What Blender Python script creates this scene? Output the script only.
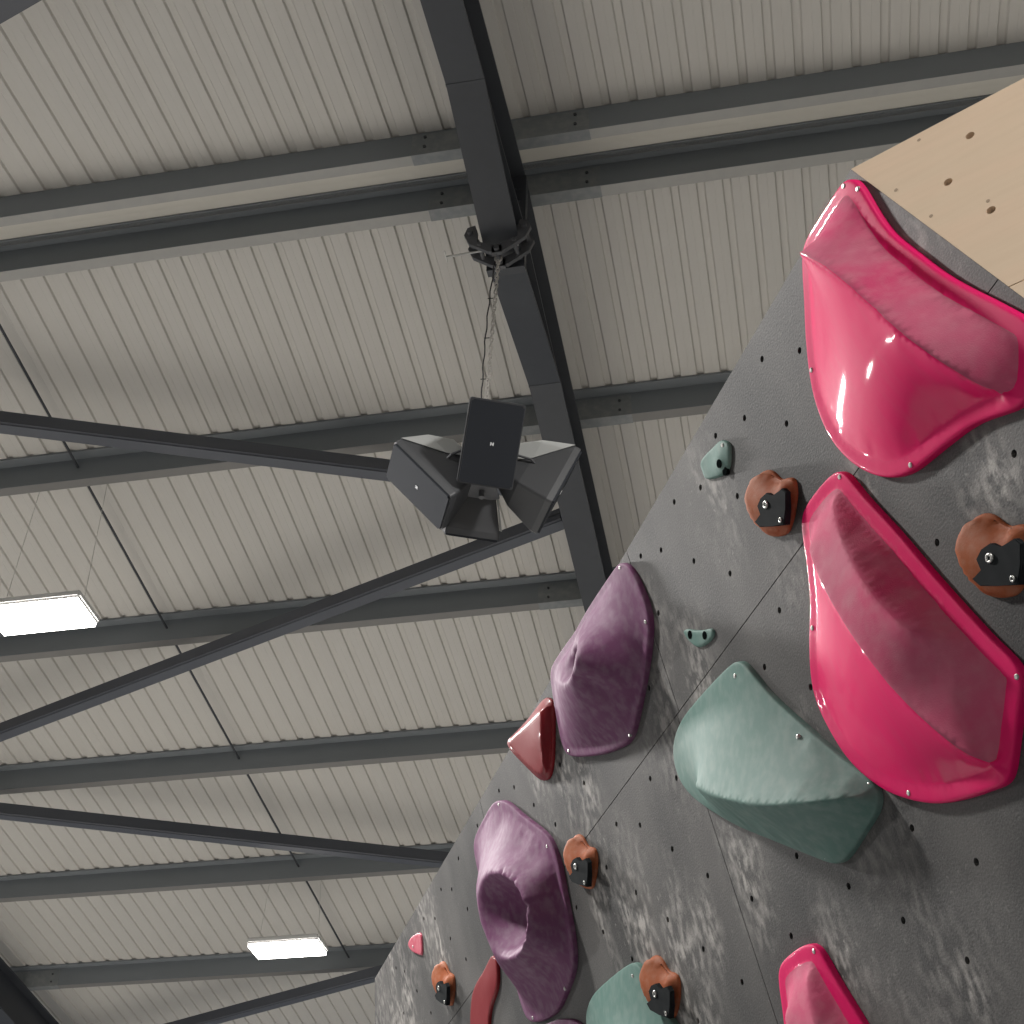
import bpy, bmesh, math, random
import numpy as np
from mathutils import Vector, Matrix
from mathutils.geometry import delaunay_2d_cdt

scene = bpy.context.scene
for o in list(bpy.data.objects): bpy.data.objects.remove(o)

# measured geometry: camera, roof and climbing-wall frames, and the hold profiles in
# metres on the wall (along, down, out)
DATA = {'CAM': {'R': [(0.9804620266068123, 0.19576123326770356, 0.01928092143986699), (-0.10691887234059141, 0.6126284276559745, -0.7831058449310571),
               (-0.16511380656831484, 0.7657440493907062, 0.621589480045508)],
         'f': 1527.5456638149337},
 'CHALK': [(0.7052, 0.1503, 0.12, 0.5), (0.0325, 0.6467, 0.1, 0.8), (1.0973, 0.2256, 0.12, 0.5), (0.9884, 0.4082, 0.14, 0.6), (1.6346, 0.357, 0.12, 0.7),
           (1.6874, 0.5553, 0.1, 0.9), (1.0438, 0.7642, 0.11, 0.8), (1.2617, 0.7852, 0.08, 0.9), (1.5678, 0.6967, 0.2, 0.7), (1.4434, 0.8412, 0.2, 0.9), (0.822, 1.0225, 0.1, 0.6),
           (0.5238, 1.173, 0.06, 0.5), (3.4567, 0.1652, 0.3, 0.8), (3.6379, 0.0141, 0.25, 0.6), (3.0293, -0.0043, 0.2, 0.6), (2.9189, 0.2474, 0.12, 0.8),
           (1.7383, 0.2012, 0.15, 0.5), (1.8878, 0.1806, 0.12, 0.5), (-0.0824, 0.2356, 0.09, 0.6), (0.5507, 0.3958, 0.08, 0.45), (0.2916, 0.415, 0.05, 0.5),
           (0.679, 0.6648, 0.05, 0.6), (0.5991, 1.0092, 0.25, 0.25), (1.156, 0.3362, 0.2, 0.4)],
 'GR_TOP': [(0.8205, 0.4395), (1.6149, 0.7236)],
 'HOLDS': {'green': {'creases': [([(1.0236, 0.5943, 0.06), (0.9303, 0.657, 0.082), (0.8163, 0.725, 0.098), (0.7375, 0.7687, 0.1), (0.6485, 0.8092, 0.09), (0.5803, 0.8383, 0.06),
                                   (0.5479, 0.8518, 0.03)],
                                  0)],
                     'ctrl': [(1.0644, 0.509, 0.035), (1.0234, 0.476, 0.03), (0.9102, 0.4732, 0.022), (0.8205, 0.5029, 0.018), (0.9704, 0.5664, 0.06), (0.8575, 0.6244, 0.065),
                              (0.733, 0.7077, 0.07), (0.6245, 0.7741, 0.05), (0.764, 0.5956, 0.035), (0.677, 0.7015, 0.035), (0.5854, 0.8053, 0.025), (0.8028, 0.7744, 0.052),
                              (0.6865, 0.8463, 0.028), (0.898, 0.6958, 0.072), (0.6582, 0.7823, 0.075), (0.5881, 0.811, 0.045), (0.9192, 0.5523, 0.045)],
                     'flange': 0,
                     'outline': [(0.8079, 0.4465, 0.008), (0.8779, 0.4358, 0.008), (0.9847, 0.4277, 0.008), (1.0761, 0.4266, 0.008), (1.1355, 0.4448, 0.008),
                                 (1.1609, 0.4838, 0.008), (1.1545, 0.5319, 0.008), (1.1134, 0.5894, 0.008), (1.0111, 0.6848, 0.008), (0.8953, 0.7725, 0.008),
                                 (0.7888, 0.851, 0.008), (0.7305, 0.8915, 0.008), (0.6953, 0.8946, 0.008), (0.6229, 0.8815, 0.008), (0.5558, 0.8677, 0.008), (0.5419, 0.85, 0.008),
                                 (0.5588, 0.8131, 0.008), (0.6107, 0.7481, 0.008), (0.6761, 0.6559, 0.008), (0.735, 0.5691, 0.008), (0.7708, 0.5006, 0.008),
                                 (0.7856, 0.4663, 0.008)],
                     'screws': [(0.8221, 0.4723, 0.015), (0.6851, 0.6726, 0.03), (0.5584, 0.829, 0.03), (0.7487, 0.8682, 0.015)],
                     't': 0.014},
           'jug': {'creases': [],
                   'ctrl': [(0.6057, 0.1242, 0.035), (0.6309, 0.1196, 0.036), (0.6392, 0.132, 0.03), (0.5962, 0.117, 0.02)],
                   'flange': 0,
                   'outline': [(0.7033, 0.0661, 0.004), (0.6935, 0.0621, 0.004), (0.6708, 0.0643, 0.004), (0.6368, 0.072, 0.004), (0.6096, 0.0794, 0.004), (0.5929, 0.0954, 0.004),
                               (0.589, 0.1097, 0.004), (0.6063, 0.1316, 0.004), (0.6244, 0.14, 0.004), (0.656, 0.1309, 0.004), (0.694, 0.1088, 0.004), (0.7051, 0.0973, 0.004),
                               (0.7046, 0.0843, 0.004)],
                   'pits': [(0.632, 0.118, 0.034), (0.6299, 0.138, 0.026)],
                   'screws': [(0.6056, 0.0946, 0.015)],
                   't': 0.007},
           'orange': {'bolts': [(0.5081, 0.3048, 0.047), (0.4873, 0.3537, 0.047)],
                      'creases': [([(0.5704, 0.2418, 0.036), (0.5577, 0.23, 0.033), (0.5403, 0.223, 0.026), (0.5278, 0.2209, 0.018), (0.5189, 0.2243, 0.012),
                                    (0.5008, 0.2431, 0.014), (0.4827, 0.2665, 0.017), (0.4682, 0.2871, 0.02), (0.4723, 0.3079, 0.023), (0.4905, 0.3285, 0.023),
                                    (0.5159, 0.3442, 0.02), (0.5393, 0.3447, 0.013), (0.5656, 0.3288, 0.014), (0.576, 0.3143, 0.02), (0.5766, 0.297, 0.028),
                                    (0.5753, 0.2663, 0.036)],
                                   2)],
                      'ctrl': [(0.5121, 0.2918, 0.038), (0.4832, 0.3133, 0.034), (0.5208, 0.3266, 0.034), (0.5385, 0.2723, 0.038), (0.5031, 0.264, 0.032)],
                      'flange': 0,
                      'inset': [(0.5551, 0.3084, 0.045), (0.5309, 0.3105, 0.045), (0.5329, 0.2901, 0.045), (0.5172, 0.2844, 0.045), (0.4968, 0.2875, 0.045),
                                (0.4831, 0.3055, 0.045), (0.4549, 0.3089, 0.045), (0.4481, 0.3221, 0.045), (0.4648, 0.3467, 0.045), (0.4845, 0.3658, 0.045), (0.5183, 0.345, 0.045),
                                (0.5476, 0.3255, 0.045)],
                      'outline': [(0.5855, 0.2385, 0.004), (0.5676, 0.2268, 0.004), (0.5441, 0.2188, 0.004), (0.5241, 0.2204, 0.004), (0.5069, 0.2287, 0.004),
                                  (0.4943, 0.2425, 0.004), (0.4871, 0.2585, 0.004), (0.4782, 0.273, 0.004), (0.4569, 0.2839, 0.004), (0.4447, 0.2977, 0.004),
                                  (0.4494, 0.3119, 0.004), (0.4658, 0.3302, 0.004), (0.4927, 0.3478, 0.004), (0.5198, 0.3571, 0.004), (0.5468, 0.3472, 0.004),
                                  (0.571, 0.3302, 0.004), (0.5864, 0.31, 0.004), (0.5935, 0.2787, 0.004)],
                      'screws': [],
                      't': 0.008},
           'pink1': {'creases': [([(0.0929, 0.1008, 0.095), (0.0646, 0.1449, 0.098), (0.036, 0.1972, 0.1), (-0.0024, 0.297, 0.098), (-0.0322, 0.3883, 0.092),
                                   (-0.0539, 0.4574, 0.075), (-0.0696, 0.5117, 0.05), (-0.0832, 0.5522, 0.022)],
                                  0)],
                     'ctrl': [(0.0312, 0.0529, 0.03), (0.0579, 0.0803, 0.065), (0.0036, 0.1959, 0.08), (-0.0455, 0.3407, 0.07), (-0.0922, 0.4571, 0.055), (0.0691, 0.2919, 0.085),
                              (0.1706, 0.3057, 0.06), (0.0522, 0.4462, 0.07), (0.1363, 0.4551, 0.045), (0.0398, 0.257, 0.095), (-0.1374, 0.4879, 0.03), (0.0128, 0.5074, 0.05)],
                     'flange': 0.022,
                     'gloss': [(0.0929, 0.1008, 0.095), (0.0646, 0.1449, 0.098), (0.036, 0.1972, 0.1), (-0.0024, 0.297, 0.098), (-0.0322, 0.3883, 0.092), (-0.0539, 0.4574, 0.075),
                               (-0.0696, 0.5117, 0.05), (-0.0832, 0.5522, 0.022), (-0.1176, 0.5881, 0.0), (0.0498, 0.6692, 0.0), (0.3552, 0.4495, 0.0), (0.5116, 0.0615, 0.0),
                               (0.2766, -0.1184, 0.0)],
                     'outline': [(-0.0029, 0.0251, 0.008), (0.0158, 0.0117, 0.008), (0.0399, 0.0093, 0.008), (0.0726, 0.0076, 0.008), (0.125, 0.0052, 0.008),
                                 (0.1734, 0.0109, 0.008), (0.2214, 0.0822, 0.008), (0.264, 0.1467, 0.008), (0.2998, 0.2278, 0.008), (0.3057, 0.31, 0.008), (0.2847, 0.379, 0.008),
                                 (0.2528, 0.4302, 0.008), (0.2145, 0.4693, 0.008), (0.1643, 0.4978, 0.008), (0.0892, 0.5139, 0.008), (0.0024, 0.5345, 0.008),
                                 (-0.0578, 0.5636, 0.008), (-0.0991, 0.5815, 0.008), (-0.1281, 0.5704, 0.008), (-0.1643, 0.53, 0.008), (-0.1788, 0.5013, 0.008),
                                 (-0.166, 0.4746, 0.008), (-0.1354, 0.4175, 0.008), (-0.1048, 0.3628, 0.008), (-0.0761, 0.3047, 0.008), (-0.048, 0.233, 0.008),
                                 (-0.0266, 0.1769, 0.008), (-0.0177, 0.1234, 0.008), (-0.0152, 0.0823, 0.008), (-0.0116, 0.0462, 0.008)],
                     'screws': [(0.0177, 0.022, 0.015), (-0.0069, 0.0555, 0.015), (0.2747, 0.1937, 0.015), (0.153, 0.4909, 0.015)],
                     't': 0.014},
           'pink2': {'creases': [([(0.4157, 0.4616, 0.055), (0.4007, 0.5249, 0.068), (0.3782, 0.593, 0.08), (0.3396, 0.7028, 0.09), (0.3047, 0.8051, 0.085),
                                   (0.2657, 0.9038, 0.065), (0.2504, 0.9478, 0.035), (0.2463, 0.964, 0.018)],
                                  0),
                                 ([(0.3401, 0.4189, 0.03), (0.3282, 0.4871, 0.052), (0.3075, 0.5552, 0.068), (0.2871, 0.6153, 0.078), (0.2665, 0.6704, 0.08), (0.24, 0.726, 0.078),
                                   (0.2217, 0.7537, 0.064)],
                                  0)],
                     'ctrl': [(0.3956, 0.439, 0.06), (0.4057, 0.4318, 0.06), (0.3362, 0.6507, 0.092), (0.2894, 0.7602, 0.074), (0.2828, 0.8168, 0.05), (0.252, 0.8523, 0.032),
                              (0.23, 0.906, 0.019), (0.4566, 0.7263, 0.06), (0.4224, 0.834, 0.05), (0.4638, 0.6299, 0.055), (0.3639, 0.9162, 0.03), (0.1692, 0.8759, 0.017),
                              (0.3675, 0.4591, 0.055)],
                     'flange': 0.024,
                     'gloss': [(0.4157, 0.4616, 0.055), (0.4007, 0.5249, 0.068), (0.3782, 0.593, 0.08), (0.3396, 0.7028, 0.09), (0.3047, 0.8051, 0.085), (0.2657, 0.9038, 0.065),
                               (0.2504, 0.9478, 0.035), (0.2463, 0.964, 0.018), (0.219, 0.9919, 0.0), (0.3381, 1.0426, 0.0), (0.6727, 0.8556, 0.0), (0.796, 0.5394, 0.0),
                               (0.5848, 0.3289, 0.0)],
                     'outline': [(0.3146, 0.3746, 0.008), (0.3489, 0.3652, 0.008), (0.4045, 0.3614, 0.008), (0.4596, 0.3699, 0.008), (0.4912, 0.4361, 0.008),
                                 (0.5231, 0.4972, 0.008), (0.5683, 0.5497, 0.008), (0.6054, 0.6072, 0.008), (0.6146, 0.6644, 0.008), (0.5914, 0.7618, 0.008),
                                 (0.5425, 0.8373, 0.008), (0.4892, 0.8863, 0.008), (0.4186, 0.9307, 0.008), (0.3439, 0.9574, 0.008), (0.278, 0.974, 0.008), (0.2474, 0.9799, 0.008),
                                 (0.2042, 0.9445, 0.008), (0.1608, 0.9053, 0.008), (0.1299, 0.8753, 0.008), (0.1333, 0.8492, 0.008), (0.1595, 0.7921, 0.008),
                                 (0.2073, 0.6662, 0.008), (0.2461, 0.5527, 0.008), (0.2857, 0.4496, 0.008), (0.3008, 0.3997, 0.008)],
                     'screws': [(0.3189, 0.3879, 0.015), (0.1401, 0.872, 0.015), (0.4679, 0.8875, 0.015), (0.5431, 0.5407, 0.015)],
                     't': 0.014},
           'purple1': {'creases': [([(1.5131, 0.0724, 0.055), (1.4786, 0.0618, 0.055), (1.416, 0.0732, 0.055), (1.3345, 0.0931, 0.07), (1.2539, 0.1306, 0.1),
                                     (1.2167, 0.174, 0.125), (1.2298, 0.1974, 0.13), (1.2731, 0.1975, 0.125), (1.3715, 0.1581, 0.1), (1.4693, 0.1069, 0.07)],
                                    2)],
                       'ctrl': [(1.3573, 0.1311, 0.03), (1.3339, 0.1319, 0.035), (1.3772, 0.1325, 0.035), (1.1895, 0.1845, 0.12), (1.2304, 0.2169, 0.115), (1.3007, 0.2277, 0.1),
                                (1.317, 0.0577, 0.06), (1.2373, 0.1068, 0.07), (1.2101, 0.0925, 0.045), (1.1799, 0.0666, 0.03), (1.1245, 0.0574, 0.017), (1.2006, 0.1752, 0.06),
                                (1.2748, 0.215, 0.045), (1.3098, 0.2584, 0.045), (1.1617, 0.1882, 0.03), (1.206, 0.2566, 0.022), (1.466, 0.2368, 0.04), (1.3957, 0.2951, 0.025),
                                (1.3153, 0.3009, 0.025), (1.4697, 0.1668, 0.07), (1.5969, 0.1736, 0.03), (1.1201, 0.1828, 0.02)],
                       'flange': 0.016,
                       'outline': [(1.1178, 0.0144, 0.008), (1.1411, 0.01, 0.008), (1.2427, 0.0032, 0.008), (1.339, -0.0008, 0.008), (1.4249, 0.0006, 0.008),
                                   (1.5169, -0.0067, 0.008), (1.6097, -0.0053, 0.008), (1.6352, 0.0438, 0.008), (1.6483, 0.0925, 0.008), (1.6584, 0.1424, 0.008),
                                   (1.6604, 0.1891, 0.008), (1.6315, 0.2191, 0.008), (1.5581, 0.258, 0.008), (1.465, 0.3, 0.008), (1.3839, 0.328, 0.008), (1.3284, 0.3418, 0.008),
                                   (1.2861, 0.3337, 0.008), (1.2313, 0.3053, 0.008), (1.1757, 0.2752, 0.008), (1.1163, 0.236, 0.008), (1.079, 0.2028, 0.008),
                                   (1.0661, 0.1733, 0.008), (1.0664, 0.1254, 0.008), (1.0754, 0.0774, 0.008), (1.0879, 0.0427, 0.008)],
                       'screws': [(1.1215, 0.0263, 0.015), (1.0866, 0.187, 0.015), (1.3078, 0.3356, 0.015), (1.6286, 0.2052, 0.015)],
                       'smooth': 1,
                       'softk': 4,
                       't': 0.014},
           'purple2': {'creases': [([(2.2198, 0.2963, 0.1), (2.1726, 0.2849, 0.1), (2.0777, 0.3102, 0.105), (1.9938, 0.3575, 0.11), (1.9407, 0.4094, 0.115),
                                     (1.9212, 0.4592, 0.118), (1.9381, 0.5034, 0.118), (1.976, 0.5269, 0.115), (2.0347, 0.5355, 0.11), (2.1282, 0.5135, 0.105),
                                     (2.2037, 0.4704, 0.1), (2.2463, 0.4103, 0.098), (2.259, 0.3501, 0.098), (2.2427, 0.3147, 0.1)],
                                    2)],
                       'ctrl': [(2.0864, 0.3926, 0.012), (2.1112, 0.4226, 0.01), (2.1184, 0.4596, 0.014), (2.0963, 0.3615, 0.018), (2.0268, 0.3907, 0.022), (2.0423, 0.4372, 0.022),
                                (2.1488, 0.3669, 0.022), (2.053, 0.4722, 0.025), (1.9563, 0.4143, 0.045), (1.961, 0.4783, 0.04), (2.009, 0.2778, 0.035), (2.146, 0.1453, 0.018),
                                (2.1298, 0.2208, 0.055), (1.948, 0.3515, 0.045), (2.021, 0.5582, 0.035), (2.1432, 0.57, 0.04), (2.1129, 0.5447, 0.07), (2.2028, 0.61, 0.018),
                                (1.9249, 0.3311, 0.02), (2.2859, 0.2701, 0.085), (2.2977, 0.371, 0.085), (2.2591, 0.4822, 0.08)],
                       'flange': 0.016,
                       'outline': [(2.1511, 0.0797, 0.008), (2.2028, 0.0658, 0.008), (2.2818, 0.0671, 0.008), (2.3667, 0.073, 0.008), (2.4134, 0.0898, 0.008),
                                   (2.4257, 0.1603, 0.008), (2.411, 0.2705, 0.008), (2.3777, 0.3844, 0.008), (2.3556, 0.4764, 0.008), (2.34, 0.5298, 0.008), (2.3337, 0.579, 0.008),
                                   (2.317, 0.6145, 0.008), (2.2783, 0.6361, 0.008), (2.1867, 0.6574, 0.008), (2.1037, 0.6637, 0.008), (2.0246, 0.6489, 0.008),
                                   (1.9505, 0.626, 0.008), (1.912, 0.5906, 0.008), (1.8926, 0.5354, 0.008), (1.8791, 0.4579, 0.008), (1.8649, 0.3858, 0.008),
                                   (1.8744, 0.3318, 0.008), (1.9046, 0.2861, 0.008), (2.02, 0.183, 0.008), (2.0927, 0.1133, 0.008)],
                       'screws': [(1.9003, 0.3259, 0.015), (2.0172, 0.6412, 0.015), (2.1498, 0.0923, 0.015), (2.27, 0.6262, 0.015)],
                       'smooth': 1,
                       'softk': 4,
                       't': 0.014},
           'red': {'creases': [([(1.9574, 0.0039, 0.022), (1.8134, 0.039, 0.03), (1.6967, 0.0635, 0.035), (1.6384, 0.0656, 0.03), (1.6492, 0.1042, 0.03), (1.697, 0.1475, 0.028),
                                 (1.7536, 0.1734, 0.024), (1.8137, 0.1742, 0.02), (1.8885, 0.1043, 0.02), (1.9504, 0.0248, 0.02)],
                                2)],
                   'ctrl': [(1.7642, 0.0971, 0.036)],
                   'flange': 0,
                   'outline': [(1.997, -0.0174, 0.008), (1.9985, 0.0079, 0.008), (1.9289, 0.0917, 0.008), (1.8636, 0.162, 0.008), (1.8224, 0.1855, 0.008), (1.7885, 0.1881, 0.008),
                               (1.7464, 0.1648, 0.008), (1.6961, 0.1082, 0.008), (1.6634, 0.0631, 0.008), (1.6825, 0.0325, 0.008), (1.7242, 0.0182, 0.008), (1.8264, 0.0084, 0.008),
                               (1.929, -0.0071, 0.008)],
                   'screws': [(1.9587, 0.0231, 0.015)],
                   't': 0.008},
           'redcurve': {'creases': [],
                        'ctrl': [(2.5426, 0.4506, 0.035), (2.4839, 0.4372, 0.03), (2.5725, 0.4923, 0.04), (2.5951, 0.5196, 0.04), (2.6393, 0.5511, 0.035), (2.4653, 0.4104, 0.018)],
                        'flange': 0,
                        'outline': [(2.7821, 0.4725, 0.004), (2.7538, 0.442, 0.004), (2.709, 0.41, 0.004), (2.6495, 0.3965, 0.004), (2.5717, 0.3923, 0.004),
                                    (2.4807, 0.3821, 0.004), (2.4594, 0.3984, 0.004), (2.453, 0.4168, 0.004), (2.4804, 0.4561, 0.004), (2.5163, 0.4749, 0.004),
                                    (2.5737, 0.4899, 0.004), (2.6214, 0.516, 0.004), (2.6459, 0.5535, 0.004), (2.663, 0.59, 0.004), (2.7374, 0.5839, 0.004),
                                    (2.7965, 0.5402, 0.004), (2.8003, 0.5029, 0.004)],
                        'screws': [],
                        't': 0.01},
           'sliver': {'creases': [],
                      'ctrl': [(2.0887, 0.7634, 0.03)],
                      'flange': 0,
                      'outline': [(2.0954, 0.6893, 0.008), (2.156, 0.6737, 0.008), (2.2567, 0.6625, 0.008), (2.3404, 0.7115, 0.008), (2.2782, 0.7928, 0.008),
                                  (2.0706, 0.8316, 0.008), (1.9658, 0.7944, 0.008), (2.0019, 0.7282, 0.008)],
                      'screws': [],
                      't': 0.012},
           'tiny': {'creases': [],
                    'ctrl': [(0.902, 0.3366, 0.016)],
                    'flange': 0,
                    'outline': [(0.9685, 0.2831, 0.004), (0.9546, 0.2868, 0.004), (0.9305, 0.3045, 0.004), (0.8971, 0.3253, 0.004), (0.8665, 0.3406, 0.004),
                                (0.8613, 0.3507, 0.004), (0.8763, 0.3575, 0.004), (0.9119, 0.3517, 0.004), (0.9393, 0.3393, 0.004), (0.9553, 0.3198, 0.004),
                                (0.9686, 0.2963, 0.004)],
                    'pits': [(0.9462, 0.3059, 0.01), (0.8942, 0.3393, 0.015)],
                    'screws': [],
                    't': 0.006},
           'tinypink': {'creases': [],
                        'ctrl': [(3.0666, 0.1182, 0.03)],
                        'flange': 0,
                        'outline': [(3.2279, 0.059, 0.004), (3.1955, 0.0547, 0.004), (3.1461, 0.0635, 0.004), (3.0959, 0.0762, 0.004), (3.0784, 0.0902, 0.004),
                                    (3.0852, 0.1144, 0.004), (3.1114, 0.1414, 0.004), (3.1419, 0.1306, 0.004), (3.1961, 0.1016, 0.004), (3.2273, 0.0753, 0.004)],
                        'screws': [(3.1784, 0.0894, 0.015)],
                        't': 0.006}},
 'HOLES': [(0.5195, 0.0984), (0.4111, 0.1996), (0.6263, 0.0548), (0.7372, 0.0959), (0.8459, 0.0515), (0.6309, 0.1958), (0.9561, 0.0939), (1.043, 0.0493), (0.8503, 0.1937),
           (0.7444, 0.2943), (0.2995, 0.1275), (0.4043, 0.0548), (-0.031, 0.6132), (0.1878, 0.6117), (0.6361, 0.4464), (0.7443, 0.4998), (0.631, 0.6068), (0.5124, 0.927),
           (1.0483, 0.1898), (0.9594, 0.4011), (1.1857, 0.2904), (1.3017, 0.4443), (1.191, 0.4986), (1.7298, 0.1907), (1.3001, 0.6057), (1.1895, 0.7122), (0.7348, 0.9283),
           (0.8558, 0.8197), (1.0535, 0.8172), (1.6263, 0.2921), (1.5209, 0.4463), (1.4101, 0.5003), (1.6326, 0.5004), (1.5215, 0.6073), (1.8554, 0.5036), (1.4119, 0.7135),
           (1.7436, 0.6091), (1.2986, 0.8203), (0.3983, 1.0343), (0.6235, 1.033), (0.5078, 1.1418), (3.0278, 0.0576), (2.9206, 0.1006), (2.8183, 0.2041), (3.432, 0.0659),
           (3.3464, 0.1098), (2.72, 0.3051), (3.2504, 0.2086), (3.444, 0.2143), (3.1513, 0.3134), (3.5573, 0.1179), (2.6127, 0.1966), (1.6328, 0.7146), (1.6598, 0.7497),
           (1.4117, 0.9265), (0.9623, 0.9255), (1.0524, 1.0335), (1.1876, 0.9277), (2.158, 0.0488), (2.0496, 0.0929), (1.9505, 0.1914), (1.8498, 0.2922), (2.3795, 0.0471),
           (2.5939, 0.05), (2.8067, 0.0549), (2.7098, 0.0959)],
 'OR_AT': [(0.5077, 0.3019), (0.0636, 0.7204), (1.7175, 0.4535), (2.912, 0.3132), (1.4949, 0.8333)],
 'P2_TOP': [(0.3244, 0.3673), (0.8894, 0.9613)],
 'PLY': {'e1': (0.8980262769961928, -0.439941820954041, 0.0),
         'e2': (0.3791931435921494, -0.2069663296294666, -0.901874435967896),
         'fd': (-0.3644095548807507, 0.9312387858716008),
         'holes': [(0.0788, 0.1575), (0.1642, 0.0723), (0.081, 0.2711)],
         'n': (-0.43984383057946, -0.8978262552499636, 0.02110497773072806),
         'screws': [(0.1102, 0.0173), (0.0167, 0.2175), (0.0902, 0.2476), (0.0171, 0.1129)],
         'seam': [(-0.0057, 0.453), (0.0218, 0.4534)]},
 'ROOF': {'H': 6.262932983122278, 'p': 0.10091185219497836, 'yA': 4.818846532486831, 'yB': 5.194011130812742},
 'SPK': {'front': (-1.1175, 4.74, 4.2347), 'left': (-1.455, 4.88, 4.1612), 'rear': None},
 'WALL': {'d1': (-0.4603259849608958, 0.8877239532452917, 0.006794880744525452),
          'd2': (0.22705879471568782, 0.12513306232253255, -0.9658084802154329),
          'n': (-0.8582215863703501, -0.4430439025066662, -0.2591675310289145),
          'o': (0.19044209290382694, 1.672350574843257, 1.9962566252215073)}}

EYE = Vector((0, 0, 1.6))
# ------------------------------------------------------------------ camera
cd = bpy.data.cameras.new('camera'); cam = bpy.data.objects.new('camera', cd)
scene.collection.objects.link(cam)
cd.sensor_width = 36; cd.lens = DATA['CAM']['f'] / 1024 * 36
R = DATA['CAM']['R']
M = Matrix((R[0], [-x for x in R[1]], [-x for x in R[2]])).transposed().to_4x4()
M.translation = EYE
cam.matrix_world = M
cd.clip_start = .05; cd.clip_end = 200
scene.camera = cam
# ------------------------------------------------------------------ light
w = bpy.data.worlds.new('world'); scene.world = w; w.use_nodes = True
w.node_tree.nodes['Background'].inputs[0].default_value = (.80, .88, 1.0, 1)
w.node_tree.nodes['Background'].inputs[1].default_value = .18
LAMP_W = 355.0
LAMP_COL = (1.0, .97, .94)
scene.view_settings.view_transform = 'Standard'; scene.view_settings.look = 'None'
scene.view_settings.exposure = 0.0; scene.view_settings.gamma = 1
scene.view_settings.use_curve_mapping = False

# ------------------------------------------------------------------ helpers
COL = scene.collection
def link(o, parent=None):
    COL.objects.link(o)
    if parent is not None: o.parent = parent
    return o
def obj(name, bm, mats, parent=None, smooth=False, loc=None):
    me = bpy.data.meshes.new(name); bmesh.ops.recalc_face_normals(bm, faces=bm.faces) if smooth != 'keep' else None
    bm.to_mesh(me); bm.free()
    for m in (mats if isinstance(mats, (list, tuple)) else [mats]): me.materials.append(m)
    if smooth:
        for p in me.polygons: p.use_smooth = True
    o = bpy.data.objects.new(name, me); link(o, parent)
    if loc is not None: o.location = loc
    return o
def empty(name, loc=(0, 0, 0)):
    o = bpy.data.objects.new(name, None); o.empty_display_size = .1; link(o); o.location = loc; return o
def tag(o, label=None, cat=None, group=None, kind=None):
    if label: o['label'] = label
    if cat: o['category'] = cat
    if group: o['group'] = group
    if kind: o['kind'] = kind
    return o
def box(bm, c, s, M=None):
    vs = []
    for dx in (-.5, .5):
        for dy in (-.5, .5):
            for dz in (-.5, .5):
                v = Vector((c[0] + dx*s[0], c[1] + dy*s[1], c[2] + dz*s[2]))
                vs.append(bm.verts.new(M @ v if M else v))
    for f in ((0,1,3,2),(4,6,7,5),(0,4,5,1),(2,3,7,6),(0,2,6,4),(1,5,7,3)): bm.faces.new([vs[i] for i in f])
def tube(bm, pts, r, n=12, closed=False, cap=True):
    pts = [Vector(p) for p in pts]; rings = []; N = len(pts); up = None
    for i, p in enumerate(pts):
        a = pts[(i-1) % N] if (i or closed) else p; b = pts[(i+1) % N] if (i < N-1 or closed) else p
        t = (b - a).normalized()
        if up is None: up = t.orthogonal().normalized()
        up = (up - t*up.dot(t)).normalized(); s = t.cross(up)
        rr = r[i] if isinstance(r, (list, tuple)) else r
        rings.append([bm.verts.new(p + (up*math.cos(k*2*math.pi/n) + s*math.sin(k*2*math.pi/n))*rr) for k in range(n)])
    for i in range(N if closed else N-1):
        A, B = rings[i], rings[(i+1) % N]
        for k in range(n): bm.faces.new((A[k], A[(k+1) % n], B[(k+1) % n], B[k]))
    if cap and not closed:
        bm.faces.new(rings[0][::-1]); bm.faces.new(rings[-1])
def extrude_profile(bm, prof, x0, x1, fn):
    """closed profile of 2-D points swept between two stations; fn(x, p) gives the point"""
    A = [bm.verts.new(fn(x0, p)) for p in prof]; B = [bm.verts.new(fn(x1, p)) for p in prof]
    n = len(prof)
    for i in range(n): bm.faces.new((A[i], A[(i+1) % n], B[(i+1) % n], B[i]))
    bm.faces.new(A[::-1]); bm.faces.new(B)

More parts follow.
